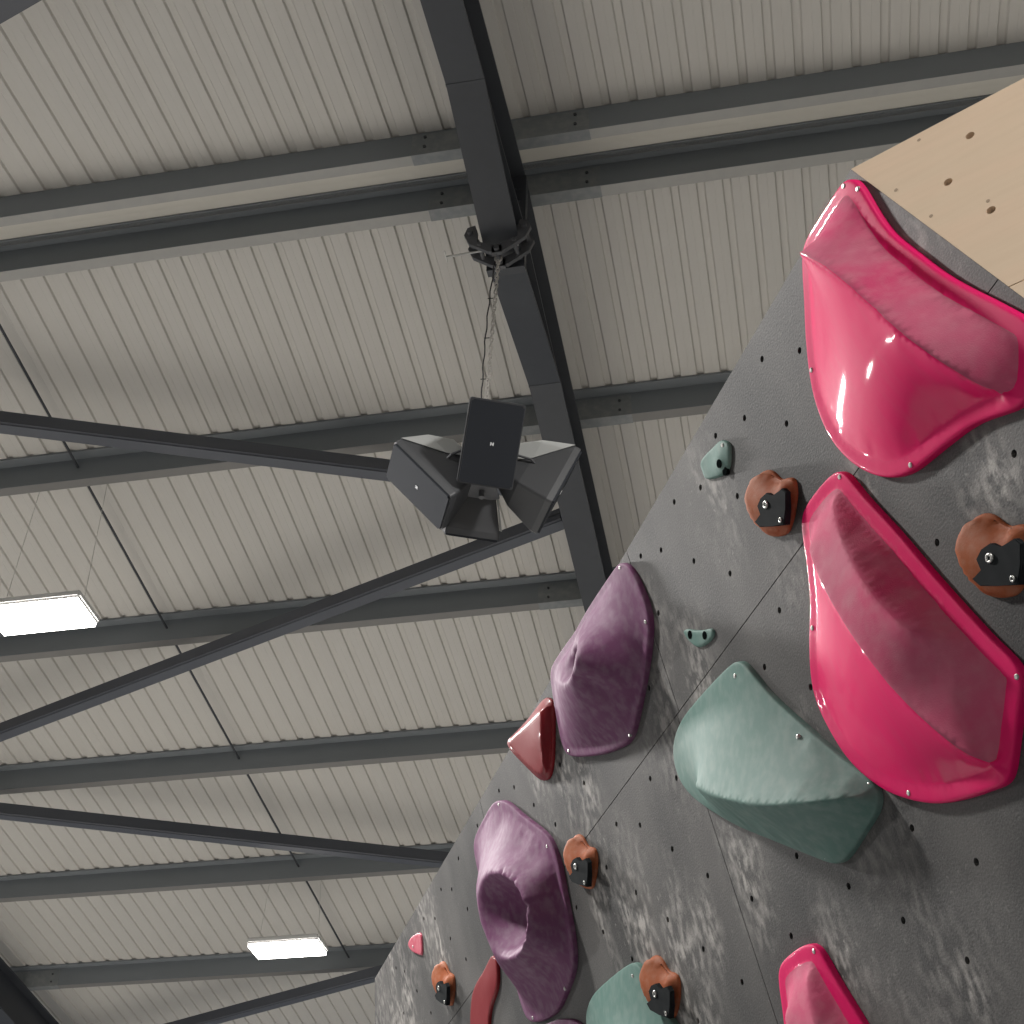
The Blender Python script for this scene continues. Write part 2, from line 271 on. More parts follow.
# ------------------------------------------------------------------ materials
def mat(name, col, rough=.5, metal=0., spec=.5, noise=None, bump=None, coat=0.):
    m = bpy.data.materials.new(name); m.use_nodes = True; nt = m.node_tree; N = nt.nodes; L = nt.links
    b = N['Principled BSDF']; b.inputs['Base Color'].default_value = (*col, 1)
    b.inputs['Roughness'].default_value = rough; b.inputs['Metallic'].default_value = metal
    b.inputs['Specular IOR Level'].default_value = spec
    if coat: b.inputs['Coat Weight'].default_value = coat; b.inputs['Coat Roughness'].default_value = .06
    tc = N.new('ShaderNodeTexCoord')
    if noise:
        for (sc, amt, col2, stretch) in noise:
            mp = N.new('ShaderNodeMapping'); mp.inputs['Scale'].default_value = stretch
            L.new(tc.outputs['Object'], mp.inputs[0])
            t = N.new('ShaderNodeTexNoise'); t.inputs['Scale'].default_value = sc; t.inputs['Detail'].default_value = 6
            L.new(mp.outputs[0], t.inputs['Vector'])
            cr = N.new('ShaderNodeValToRGB'); cr.color_ramp.elements[0].position = .42; cr.color_ramp.elements[1].position = .68
            cr.color_ramp.elements[1].color = (amt, amt, amt, 1)
            L.new(t.outputs[0], cr.inputs[0])
            mx = N.new('ShaderNodeMix'); mx.data_type = 'RGBA'
            src = b.inputs['Base Color'].links[0].from_socket if b.inputs['Base Color'].links else None
            if src: L.new(src, mx.inputs[6])
            else: mx.inputs[6].default_value = (*col, 1)
            mx.inputs[7].default_value = (*col2, 1)
            L.new(cr.outputs[0], mx.inputs[0]); L.new(mx.outputs[2], b.inputs['Base Color'])
    if bump:
        t = N.new('ShaderNodeTexNoise'); t.inputs['Scale'].default_value = bump[0]; t.inputs['Detail'].default_value = 4
        L.new(tc.outputs['Object'], t.inputs['Vector'])
        bp = N.new('ShaderNodeBump'); bp.inputs['Strength'].default_value = bump[1]; bp.inputs['Distance'].default_value = bump[2]
        L.new(t.outputs[0], bp.inputs['Height']); L.new(bp.outputs[0], b.inputs['Normal'])
    return m
I3 = (1, 1, 1)
M_SHEET = mat('liner sheet', (.575, .555, .515), .55, noise=[(.7, .25, (.50, .485, .455), (1, .25, 1)), (3, .2, (.54, .51, .475), (6, .3, 1))])
M_FLASH = mat('ridge flashing', (.64, .615, .55), .5, noise=[(1.5, .2, (.55, .53, .48), I3)])
M_STEEL = mat('painted steel', (.042, .046, .054), .5, noise=[(2.5, .5, (.052, .057, .064), I3), (18, .3, (.036, .040, .046), I3)])
M_TUBE = mat('brace steel', (.085, .092, .108), .42, noise=[(2, .5, (.07, .075, .09), I3)])
M_PURLIN = mat('grey purlin', (.205, .225, .24), .5, metal=.0, noise=[(3, .5, (.175, .19, .20), (.3, 1, 1))])
M_FLANGE = mat('pale galvanised flange', (.36, .355, .335), .5, noise=[(14, .4, (.31, .31, .30), I3)])
M_FLANGE2 = mat('grey galvanised flange', (.20, .195, .185), .5)
M_GALV = mat('spangled galvanised sleeve', (.20, .215, .22), .5, noise=[(22, .7, (.27, .28, .275), I3)])
M_CHAIN = mat('chain steel', (.50, .48, .45), .4, metal=.2)
M_CABLE = mat('black cable', (.02, .02, .022), .6)
M_CLAMP = mat('clamp steel', (.085, .088, .095), .5, noise=[(30, .5, (.12, .12, .125), I3)])
M_BOLT = mat('zinc bolt', (.6, .6, .57), .35, metal=.7)
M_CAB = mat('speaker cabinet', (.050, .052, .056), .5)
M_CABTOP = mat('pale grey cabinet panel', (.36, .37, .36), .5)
M_GRILLE = mat('speaker grille', (.024, .027, .033), .75, spec=.2, bump=(900, .25, .001))
M_BADGE = mat('badge silver', (.75, .76, .78), .35)
M_PINK = mat('dusty pink', (.60, .065, .165), .7, spec=.15, noise=[(9, .5, (.50, .19, .25), (1, 1, 1)), (40, .22, (.60, .30, .33), I3), (3, .45, (.56, .15, .23), I3)], bump=(420, .25, .002))
M_PINKG = mat('glossy pink', (.88, .006, .145), .50, spec=.08, noise=[(16, .3, (.80, .04, .16), (4, .7, 1))], bump=(30, .05, .004), coat=.35)
M_PINKR = mat('pink rim', (.82, .008, .140), .5, spec=.1, noise=[(14, .3, (.72, .05, .16), I3)], coat=.15)
M_GREEN = mat('sage green', (.125, .235, .205), .62, spec=.22, noise=[(7, .5, (.165, .26, .235), I3), (60, .18, (.42, .47, .43), (1, .5, 1))])
M_PURPLE = mat('dusty purple', (.175, .062, .140), .62, spec=.15, noise=[(7, .5, (.20, .09, .165), I3), (55, .30, (.34, .27, .32), (1, .6, 1))], bump=(300, .15, .001))
M_ORANGE = mat('orange resin', (.38, .10, .034), .65, spec=.2, noise=[(12, .5, (.34, .12, .06), I3), (60, .2, (.50, .33, .24), I3)], bump=(300, .3, .001))
M_BLACK = mat('black texture inset', (.014, .017, .019), .8, spec=.15, noise=[(40, .4, (.026, .029, .031), I3)])
M_RED = mat('red resin', (.24, .014, .020), .45, spec=.2, noise=[(40, .15, (.30, .06, .06), I3)], coat=.12)
M_TPINK = mat('pink resin', (.60, .07, .13), .4, noise=[(60, .4, (.70, .30, .33), I3)])
M_PIT = mat('bolt pit', (.006, .008, .008), 1.0, spec=0.0)
M_DARK = mat('dark timber', (.02, .019, .018), .9)
M_TNUT = mat('t nut', (.05, .05, .05), .35, metal=.9)
M_PLY = mat('birch plywood', (.70, .55, .40), .5, noise=[(3.0, .55, (.74, .55, .40), (1, 5, 1)), (14, .25, (.62, .47, .33), (.6, 6, 1))])
M_PLYEDGE = mat('plywood edge', (.36, .27, .19), .7)
M_HALL = mat('hall cladding', (.20, .20, .195), .7)
M_DARKFLOOR = mat('added dark floor zone', (.05, .055, .065), .6)  # unseen dark zone added to cut floor bounce onto the climbing wall
M_FLOOR = mat('grey safety matting', (.56, .55, .53), .8)

# painted climbing surface: gritty grey paint with chalk blooms that sit around the holds
def wall_material():
    m = bpy.data.materials.new('gritty grey wall paint'); m.use_nodes = True; nt = m.node_tree; N = nt.nodes; L = nt.links
    b = N['Principled BSDF']; b.inputs['Roughness'].default_value = .62; b.inputs['Specular IOR Level'].default_value = .35
    tc = N.new('ShaderNodeTexCoord')
    def noise(scale, stretch=I3, det=5):
        mp = N.new('ShaderNodeMapping'); mp.inputs['Scale'].default_value = stretch; L.new(tc.outputs['Object'], mp.inputs[0])
        t = N.new('ShaderNodeTexNoise'); t.inputs['Scale'].default_value = scale; t.inputs['Detail'].default_value = det
        L.new(mp.outputs[0], t.inputs['Vector']); return t.outputs[0]
    def math_(op, a, c, clamp=False):
        n = N.new('ShaderNodeMath'); n.operation = op; n.use_clamp = clamp
        for i, x in enumerate((a, c)):
            if isinstance(x, (int, float)): n.inputs[i].default_value = x
            else: L.new(x, n.inputs[i])
        return n.outputs[0]
    def ramp(x, a, c):
        n = N.new('ShaderNodeMapRange'); n.inputs[1].default_value = a; n.inputs[2].default_value = c; n.clamp = True
        L.new(x, n.inputs[0]); return n.outputs[0]
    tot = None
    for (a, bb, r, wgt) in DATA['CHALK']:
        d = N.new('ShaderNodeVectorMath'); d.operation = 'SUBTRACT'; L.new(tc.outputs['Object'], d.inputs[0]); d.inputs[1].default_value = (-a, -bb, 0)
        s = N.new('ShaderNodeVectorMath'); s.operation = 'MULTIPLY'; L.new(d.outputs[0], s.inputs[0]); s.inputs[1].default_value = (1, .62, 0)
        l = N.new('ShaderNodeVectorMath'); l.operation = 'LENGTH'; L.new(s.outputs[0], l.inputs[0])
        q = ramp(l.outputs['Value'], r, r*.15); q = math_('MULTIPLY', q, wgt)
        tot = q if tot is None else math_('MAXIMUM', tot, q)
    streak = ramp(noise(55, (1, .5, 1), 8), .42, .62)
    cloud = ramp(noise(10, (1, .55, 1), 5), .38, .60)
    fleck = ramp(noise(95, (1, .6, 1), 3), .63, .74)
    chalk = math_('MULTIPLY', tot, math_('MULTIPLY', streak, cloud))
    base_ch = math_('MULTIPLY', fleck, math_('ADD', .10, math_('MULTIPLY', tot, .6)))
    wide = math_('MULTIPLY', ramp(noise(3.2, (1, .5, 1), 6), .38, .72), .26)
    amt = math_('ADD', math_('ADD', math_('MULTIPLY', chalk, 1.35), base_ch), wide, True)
    grit = noise(260, I3, 2)
    mx0 = N.new('ShaderNodeMix'); mx0.data_type = 'RGBA'; L.new(ramp(grit, .3, .7), mx0.inputs[0])
    mx0.inputs[6].default_value = (.034, .034, .034, 1); mx0.inputs[7].default_value = (.074, .074, .073, 1)
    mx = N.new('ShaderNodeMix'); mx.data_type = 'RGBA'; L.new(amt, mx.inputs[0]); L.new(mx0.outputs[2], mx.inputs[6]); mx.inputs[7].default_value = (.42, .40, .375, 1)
    L.new(mx.outputs[2], b.inputs['Base Color'])
    bp = N.new('ShaderNodeBump'); bp.inputs['Strength'].default_value = .5; bp.inputs['Distance'].default_value = .0012
    L.new(noise(240, I3, 3), bp.inputs['Height']); L.new(bp.outputs[0], b.inputs['Normal'])
    return m
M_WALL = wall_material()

def emis(name, col, s):
    m = bpy.data.materials.new(name); m.use_nodes = True; nt = m.node_tree
    e = nt.nodes.new('ShaderNodeEmission'); e.inputs[0].default_value = (*col, 1); e.inputs[1].default_value = s
    nt.links.new(e.outputs[0], nt.nodes['Material Output'].inputs[0]); return m
M_LED = emis('lit led diffuser', (1, .97, .92), 14)

# ------------------------------------------------------------------ roof
RF = DATA['ROOF']; H = RF['H'] + EYE.z; T = math.tan(RF['p']); yA, yB = RF['yA'], RF['yB']
YR = (yA + yB)/2; DP = .175; SP = 1.6
def zl(y, off=0): return H + off - (y - yB)*T
def zu(y, off=0): return H + off + (y - yA)*T
X0, X1 = -17.0, 8.0
PITCH = .1381; XR = -.838
def sheet_profile():
    pts = []; x = XR - math.ceil((XR - X0)/PITCH)*PITCH
    while x < X1:
        pts += [(x - .050, 0), (x - .043, .015), (x - .009, .015), (x, 0), (x + .043, 0), (x+.046, .001), (x+.049, 0)]
        x += PITCH
    return pts
def sheet(name, y0, y1, zf):
    bm = bmesh.new(); A = []; B = []; A2 = []; B2 = []
    for x, d in sheet_profile():
        A.append(bm.verts.new((x, y0, zf(y0, DP + d)))); B.append(bm.verts.new((x, y1, zf(y1, DP + d))))
    for i in range(len(A)-1): bm.faces.new((A[i], A[i+1], B[i+1], B[i]))
    o = obj(name, bm, M_SHEET, smooth='keep')
    for p in o.data.polygons: p.use_smooth = False
    md = o.modifiers.new('thickness', 'SOLIDIFY'); md.thickness = .004; md.offset = 1
    return tag(o, kind='structure')
bm = bmesh.new()
s = sheet('ceiling_front', YR + .02, 17.0, zl)
s2 = sheet('ceiling_back', -3.0, YR - .02, zu)
for o in (s, s2):   # keep the thickness on the outer side
    o.modifiers['thickness'].offset = 1 if o.data.polygons[0].normal.z > 0 else -1
bm = bmesh.new()
prof = [(YR - .30, 0), (YR, 0), (YR + .12, 0)]
for (y, yy) in ((yA - .05, YR), (YR, yB - .10)):
    f = zu if y < YR else zl
    vs = [bm.verts.new(v) for v in ((X0, y, f(y, DP - .004)), (X1, y, f(y, DP - .004)), (X1, yy, f(yy, DP - .004)), (X0, yy, f(yy, DP - .004)))]
    ws = [bm.verts.new(v.co + Vector((0, 0, .003))) for v in vs]
    bm.faces.new(vs); bm.faces.new(ws[::-1])
    for i in range(4): bm.faces.new((vs[i], vs[(i+1) % 4], ws[(i+1) % 4], ws[i]))
tag(obj('trim_1', bm, M_FLASH), kind='structure')

RX = -1.1385; FW = .1775; TF = .016; RD = .385      # portal rafter: centre line, flange width, thickness, depth
RXL = -7.57
def purlin(k, x0, x1, label, ridge=False):
    """Z section: toe of the top flange towards the camera, toe of the bottom flange away"""
    y = yA if ridge else yB + k*SP
    zf = zu if ridge else zl
    th = .004; fb = .066; ft = .076
    w_ = y - fb
    if ridge: P = [(y, 0), (y, .018), (y - th, .018), (y - th, th), (w_ + th, th), (w_ + th, DP - th), (y-.02, DP - th), (y-.02, DP-.001), (w_, DP-.001), (w_, 0)]
    else: P = [(y, 0), (y, .018), (y - th, .018), (y - th, th), (w_ + th, th), (w_ + th, DP-.001), (w_ - ft, DP-.001), (w_ - ft, DP - .016), (w_ - ft + th, DP - .016), (w_ - ft + th, DP - th), (w_, DP - th), (w_, 0)]
    z0 = zf(y, 0)
    t_ = T if ridge else -T
    root = obj('purlin', (lambda bm: (extrude_profile(bm, P, x0, x1, lambda x, p: (x, p[0], z0 + p[1] + (p[0]-y)*t_)), bm)[1])(bmesh.new()), M_PURLIN)
    tag(root, label, 'roof beam', 'steel purlins carrying the roof sheets')
    # underside of the bottom flange: bare galvanising, brighter on the two ridge beams
    bm = bmesh.new(); e = .0006
    Q = [(y + e, -e), (y + e, .0185), (y - .0004, .0185), (y - .0004, -.0001), (w_ + .001, -.0001), (w_ + .001, -e)]
    extrude_profile(bm, Q, x0, x1, lambda x, p: (x, p[0], z0 + p[1] + (p[0]-y)*t_))
    fo = obj('bottom_flange', bm, M_FLANGE if (ridge or k == 0) else M_FLANGE2, root)
    if ridge or k == 0: tag(fo, 'paler galvanised bottom flange')
    # lapped sleeve over each rafter
    for cx in (RX, RXL):
        bm = bmesh.new(); S = .46 if k % 2 == 0 else .40
        e = .003
        Q = [(y + e, -e), (y + e, .019), (y + .001, .019), (y + .001, -.0005), (w_ - .0005, -.0005), (w_ - .0005, DP - .02), (w_ - e, DP - .02), (w_ - e, -e)]
        extrude_profile(bm, Q, cx - S, cx + S, lambda x, p: (x, p[0], z0 + p[1] + (p[0]-y)*t_))
        obj('lap_sleeve', bm, M_GALV, root)
        for sx in (-S+.07, S-.07):
            for dz in (.045, .12):
                bm = bmesh.new(); tube(bm, [(cx + sx, w_ - .002, z0 + dz), (cx + sx, w_ - .011, z0 + dz)], .009, 6)
                obj('bolt', bm, M_STEEL, root)
    return root
purlin(0, X0, X1, 'grey steel roof beam on the upper side of the plain ridge strip', ridge=True)
names = ['grey steel roof beam just below the plain ridge strip, beside the beam clamp',
         'grey steel roof beam passing behind the hanging speaker cluster',
         'grey steel roof beam with the large bright ceiling light in front of its left end',
         'grey steel roof beam that meets the climbing wall just above the red triangular hold',
         'grey steel roof beam crossed by the lower brace tube that ends behind the climbing wall',
         'lowest grey steel roof beam, behind the small ceiling light']
for k, nme in enumerate(names): purlin(k, X0, X1, nme)

# portal rafters with an apex haunch
def rafter(cx, label, haunch=True):
    root = empty('roof_rafter', (cx, YR, H))
    tag(root, label, 'steel rafter')
    def P(y, off): return (zu(y, off) if y < YR else zl(y, off))
    HD = .665
    def depth(y):
        d = abs(y - YR); HY = .955 if y < YR else 1.05
        return RD + (HD - RD)*(1 - d/HY) if d < HY else RD
    ys_b = [-3.0, YR - .955, YR, YR + 1.05, 16.6]
    def strip(bm, ys, fz, xa, xb, th):
        lo = [[bm.verts.new((x - cx, y - YR, fz(y) - H)) for x in (xa, xb)] for y in ys]
        hi = [[bm.verts.new((x - cx, y - YR, fz(y) + th - H)) for x in (xa, xb)] for y in ys]
        for i in range(len(ys)-1):
            bm.faces.new((lo[i][0], lo[i][1], lo[i+1][1], lo[i+1][0])); bm.faces.new((hi[i][0], hi[i+1][0], hi[i+1][1], hi[i][1]))
            for s_ in (0, 1): bm.faces.new((lo[i][s_], lo[i+1][s_], hi[i+1][s_], hi[i][s_]))
        for i in (0, -1): bm.faces.new((lo[i][0], lo[i][1], hi[i][1], hi[i][0]))
    bm = bmesh.new(); strip(bm, [-3, YR, 16.6], lambda y: P(y, -TF-.001), cx - FW/2, cx + FW/2, TF)
    obj('top_flange', bm, M_STEEL, root)
    bm = bmesh.new(); strip(bm, ys_b, lambda y: P(y, -depth(y)), cx - FW/2, cx + FW/2, TF)
    obj('bottom_flange', bm, M_STEEL, root)
    bm = bmesh.new()
    lo = {}; 
    for sx in (-.005, .005):
        lo[sx] = ([bm.verts.new((sx, y - YR, P(y, -depth(y) + TF) - H)) for y in ys_b], [bm.verts.new((sx, y - YR, P(y, -TF-.001) - H)) for y in ys_b])
        for i in range(4): bm.faces.new((lo[sx][0][i], lo[sx][0][i+1], lo[sx][1][i+1], lo[sx][1][i]))
    obj('web', bm, M_STEEL, root)
    # inclined flange of the rafter itself running above the haunch
    bm = bmesh.new()
    for sgn, f in ((-1, zu), (1, zl)):
        HY = .955 if sgn < 0 else 1.05; ya, yb = YR + sgn*.02, YR + sgn*(HY)
        vs = [bm.verts.new((x, y - YR, f(y, -RD + (.0 if False else 0)) - H + d)) for d in (0, TF) for (x, y) in ((-FW/2+.004, ya), (FW/2-.004, ya), (FW/2-.004, yb - sgn*.08), (-FW/2+.004, yb - sgn*.08))]
        for fc in ((0,1,2,3),(4,7,6,5),(0,4,5,1),(1,5,6,2),(2,6,7,3),(3,7,4,0)): bm.faces.new([vs[i] for i in fc])
    obj('inner_flange', bm, M_STEEL, root)
    bm = bmesh.new(); box(bm, (0, 0, P(YR, 0) - H - .02 - (HD + .02)/2), (FW + .012, .044, HD + .02))
    ep = obj('end_plate', bm, M_STEEL, root)
    for dz in (.10, .20, .32, .44, .56):
        for sx in (-.055, .055):
            bm = bmesh.new(); tube(bm, [(sx, -.035, -dz), (sx, .035, -dz)], .014, 6)
            obj('bolt', bm, M_STEEL, ep)
    bm = bmesh.new()
    for sgn in (-1, 1):     # weld lines where the haunch cutting starts and full-depth stiffeners
        y = YR + sgn*(.955 if sgn < 0 else 1.05); bm = bmesh.new()
        box(bm, (0, y - YR, P(y, -RD) - H + .003), (FW + .003, .012, .012))
        obj('weld', bm, M_STEEL, root)
    return root
main_rafter = rafter(RX, 'thick dark grey steel rafter running down past the hanging speakers')
rafter(RXL, 'dark grey steel rafter cutting across the bottom left corner')

# wind-brace tubes in the roof plane
def brace(a, b, label, plates=(0, 1)):
    a = Vector(a); b = Vector(b); root = empty('brace_tube', a); tag(root, label, 'brace tube', 'diagonal brace tubes under the roof')
    d = (b - a); u = d.normalized()
    bm = bmesh.new(); n = 14
    side = u.cross(Vector((0, 0, 1))).normalized(); nrm = side.cross(u).normalized()
    Mx = Matrix((u, side, nrm)).transposed().to_4x4(); Mx.translation = d/2
    box(bm, (0, 0, 0), (d.length - .18, .106, .106), Mx)
    bmesh.ops.bevel(bm, geom=[e for e in bm.edges if e.calc_length() > 1], offset=.012, segments=3, affect='EDGES')
    obj('tube', bm, M_TUBE, root, smooth=False)
    for i, p in enumerate((Vector((0, 0, 0)), d)):
        s_ = 1 if i == 0 else -1
        side = u.cross(Vector((0, 0, 1))).normalized(); nrm = side.cross(u).normalized()
        Mx = Matrix((u, side, nrm)).transposed().to_4x4(); Mx.translation = p + u*s_*.12
        bm = bmesh.new(); box(bm, (0, 0, 0), (.30, .11, .012), Mx)
        gp = obj('gusset_plate', bm, M_STEEL, root)
        for k in (-.1, -.05):
            q = p + u*s_*(.12 + k); bm = bmesh.new()
            tube(bm, [q - nrm*.02, q + nrm*.02], .013, 6)
            obj('bolt', bm, M_STEEL, gp)
    return root
def on(x, y, off): return (x, y, zl(y, off) if y > YR else zu(y, off))
BO = -.19
brace(on(RX - .02, 7.125, BO), on(RXL + .02, 4.93, BO), 'steel brace tube running left from behind the left-hand speaker')
brace(on(RX - .02, 7.274, BO - .02), on(RXL + .02, 9.577, BO), 'steel brace tube crossing from below the speakers down to the left edge')
brace(on(RXL + .02, 9.473, BO), on(RX - .02, 11.697, BO), 'steel brace tube above the small ceiling light, ending behind the wall')
brace(on(RX - .02, 11.876, BO), on(RXL + .02, 14.238, BO), 'lowest steel brace tube, below the small ceiling light')
brace(on(RXL + .02, 4.917, BO), on(RX - .02, 2.691, BO), 'steel brace tube just clipping the top left corner')

# anti-sag rods between purlins
XS = -4.28
rl = ['thin sag rod at the left edge, above and behind the upper brace tube',
      'thin sag rod above the large ceiling light',
      'thin sag rod crossed by the brace tube that passes below the speakers',
      'thin sag rod passing behind the lower brace tube',
      'thin sag rod just right of the small ceiling light']
for k in range(5):
    ya, yb = yB + k*SP - .066 + .006, yB + (k+1)*SP - .066 - .002
    bm = bmesh.new(); tube(bm, [(0, 0, 0), (0, yb - ya, -(yb-ya)*T - .0)], .0085, 8)
    o = obj('sag_rod', bm, M_STEEL, loc=(XS, ya, zl(ya, .10)))
    tag(o, rl[k], 'rod', 'thin rods tying the roof beams together')

# ------------------------------------------------------------------ high-bay lights
def led_light(x, y, z, ztop, label, wires=True):
    root = empty('ceiling_light', (x, y, z)); tag(root, label, 'ceiling light', 'hanging LED ceiling lights')
    L_, W_ = .62, .30
    bm = bmesh.new(); box(bm, (0, 0, .045), (L_, W_, .05))
    bmesh.ops.bevel(bm, geom=bm.edges[:], offset=.012, segments=2, affect='EDGES')
    obj('housing', bm, mat('white lamp housing', (.75, .75, .73), .4) if 'white lamp housing' not in bpy.data.materials else bpy.data.materials['white lamp housing'], root)
    bm = bmesh.new(); box(bm, (0, 0, .008), (L_ - .03, W_ - .03, .03))
    obj('diffuser', bm, M_LED, root)
    if wires:
        for s_, dx in ((-1, .03), (1, .03)):
            bm = bmesh.new(); tube(bm, [(s_*L_*.42, 0, .068), (s_*L_*.42 - s_*.03, 0, ztop - z)], .0018, 5)
            obj('suspension_wire', bm, M_BOLT, root)
    ld = bpy.data.lights.new('ceiling_light_lamp', 'AREA'); ld.shape = 'RECTANGLE'; ld.size = L_ - .04; ld.size_y = W_ - .04
    ld.energy = LAMP_W; ld.color = LAMP_COL
    lo = bpy.data.objects.new('lamp', ld); link(lo, root); lo.location = (0, 0, -.012)
    return root
lamp_rows = [
    (-4.32, 6.794, 1.0, 0, 'large bright ceiling light at the left edge, hanging in front of a roof beam'),
    (-4.32, 11.594, .61, 0, 'small bright ceiling light near the bottom, above the lowest brace tube'),
    (-3.6, 3.0, .95, 0, 'bright ceiling light just out of the photo past its left edge'),
    (1.9, -2.4, .60, 0, 'bright ceiling light out of the photo, furthest back in the right row'),
    (1.9, 2.4, .60, 0, 'bright ceiling light out of the photo, above the top edge of the climbing wall'),
    (-10.6, 9.2, .80, 0, 'bright ceiling light out of the photo, beyond the far rafter')]
for (x, y, drop, f, label) in lamp_rows:
    zt = (zu(y, 0) if y < YR else zl(y, 0))
    led_light(x, y, zt - drop, zt, label)

# ------------------------------------------------------------------ floor
bm = bmesh.new(); xs_, ys_ = (-18, -4.2, 1.6, 9), (-6.5, -3.0, 5.6, 17.5); vv_ = [[bm.verts.new((x, y, 0)) for y in ys_] for x in xs_]
for i in range(3):
    for j in range(3):
        f = bm.faces.new((vv_[i][j], vv_[i+1][j], vv_[i+1][j+1], vv_[i][j+1])); f.material_index = 1 if (i, j) == (1, 1) else 0
tag(obj('floor', bm, [M_FLOOR, M_DARKFLOOR]), kind='structure')
bm = bmesh.new(); box(bm, (-4.5, -5.1, 4), (25, .2, 8)); tag(obj('wall_back', bm, M_HALL), kind='structure')
bm = bmesh.new(); box(bm, (8.1, 5.9, 4), (.2, 22.2, 8)); tag(obj('wall_right', bm, M_HALL), kind='structure')

# ------------------------------------------------------------------ climbing wall
WL = DATA['WALL']; D1 = Vector(WL['d1']); D2 = Vector(WL['d2']); NN = Vector(WL['n']); O = Vector(WL['o']) + EYE
MW = Matrix((-D1, -D2, NN)).transposed().to_4x4(); MW.translation = O
wall = empty('climbing_wall'); wall.matrix_world = MW
tag(wall, 'overhanging climbing wall of chalky grey panels with a pale plywood facet', 'climbing wall')
def L2(a, b): return Vector((-a, -b))
def clip_poly(poly, p, n):
    """keep the side of the line where (q-p).n >= 0"""
    out = []
    for i in range(len(poly)):
        A, B = poly[i], poly[(i+1) % len(poly)]
        da, db = (A - p).dot(n), (B - p).dot(n)
        if da >= 0: out.append(A)
        if da*db < 0: out.append(A + (B - A)*(da/(da - db)))
    return out
def panel(poly, holes, mtl, name='panel', parent=wall, th=.018, M=None, hr=.0062):
    """flat board with drilled holes, cut through the mesh"""
    verts = [Vector(p) for p in poly]; edges = [(i, (i+1) % len(poly)) for i in range(len(poly))]; n0 = len(verts)
    cent = []
    for (hx, hy) in holes:
        b0 = len(verts)
        for k in range(10): verts.append(Vector((hx + hr*math.cos(k*math.pi/5), hy + hr*math.sin(k*math.pi/5))))
        edges += [(b0 + k, b0 + (k+1) % 10) for k in range(10)]; cent.append(Vector((hx, hy)))
    v, e, f, *_ = delaunay_2d_cdt(verts, edges, [], 1, 1e-6)
    bm = bmesh.new(); bv = [bm.verts.new((q.x, q.y, 0)) for q in v]
    for fc in f:
        c = sum((v[i] for i in fc), Vector((0, 0)))/len(fc)
        if any((c - q).length < hr*.98 for q in cent): continue
        bm.faces.new([bv[i] for i in fc])
    r = bmesh.ops.extrude_face_region(bm, geom=bm.faces[:])
    for g in r['geom']:
        if isinstance(g, bmesh.types.BMVert): g.co.z -= th
    for vv in [q for q in bm.verts if not q.link_faces]: bm.verts.remove(vv)
    o = obj(name, bm, mtl, parent)
    if M: o.matrix_local = M
    return o
def tnut(x, y, parent, M=None):
    bm = bmesh.new(); r0, r1 = .0040, .0068; n = 10; rg = []
    for (r, z) in ((r1, -.0135), (r1, -.0125), (r0, -.0125), (r0, -.0175)):
        rg.append([bm.verts.new((r*math.cos(k*2*math.pi/n), r*math.sin(k*2*math.pi/n), z)) for k in range(n)])
    for A, B in zip(rg, rg[1:]):
        for k in range(n): bm.faces.new((A[k], A[(k+1) % n], B[(k+1) % n], B[k]))
    return obj('t_nut', bm, M_TNUT, parent, loc=(x, y, 0))
FD = Vector(DATA['PLY']['fd']); fold_p = L2(0, 0); fold_d = L2(*FD).normalized()
fold_n = Vector((-fold_d.y, fold_d.x))
if fold_n.x > 0: fold_n = -fold_n
G = .0011
S1 = .1597*2.49
cols = [(-3.0, 1.105), (1.105, 2.325), (2.325, 3.5), (3.5, 4.2)]
left_edge = [(3.700, -.02), (3.715, .004), (3.82, .125), (3.90, .6), (4.0, 3.72)]
rows = [(0, S1), (S1, S1 + 1.22), (S1 + 1.22, 3.71)]
holes_used = set()
for ri, (b0, b1) in enumerate(rows):
    cc = [(-3, 1.095), (1.095, 2.315), (2.315, 3.55), (3.55, 4.3)] if ri == 0 else [(-3, -.113 + 0), (-.113, 1.107), (1.107, 2.327), (2.327, 3.55), (3.55, 4.3)]
    for (a0, a1) in cc:
        top = 0 if ri == 0 else b0 + G
        poly = [L2(a0 + G, top), L2(a0 + G, b1 - G), L2(a1 - G, b1 - G), L2(a1 - G, top)]
        poly = clip_poly(poly, fold_p + fold_n*.0005, fold_n)
        if len(poly) < 3: continue
        # slanting left end of the wall
        if a1 > 3.6:
            for A, B in zip(left_edge[1:], left_edge[2:]):
                pa_, pb_ = L2(*A), L2(*B); dd = (pb_ - pa_).normalized(); nn_ = Vector((-dd.y, dd.x))
                if nn_.x < 0: nn_ = -nn_
                if len(poly) >= 3: poly = clip_poly(poly, pa_, nn_)
            if len(poly) < 3: continue
        xs = [q.x for q in poly]; ys = [q.y for q in poly]
        area = abs(sum(poly[i].x*poly[(i+1) % len(poly)].y - poly[(i+1) % len(poly)].x*poly[i].y for i in range(len(poly))))/2
        if area < .01: continue
        hs = []
        for i, (a, b) in enumerate(DATA['HOLES']):
            if a0 + .009 < a < a1 - .009 and b0 + .009 < b < b1 - .009 and (L2(a, b) - fold_p).dot(fold_n) > .01: hs.append((i, (-a, -b)))
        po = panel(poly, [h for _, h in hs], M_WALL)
        for i, h in hs: tnut(h[0], h[1], po)
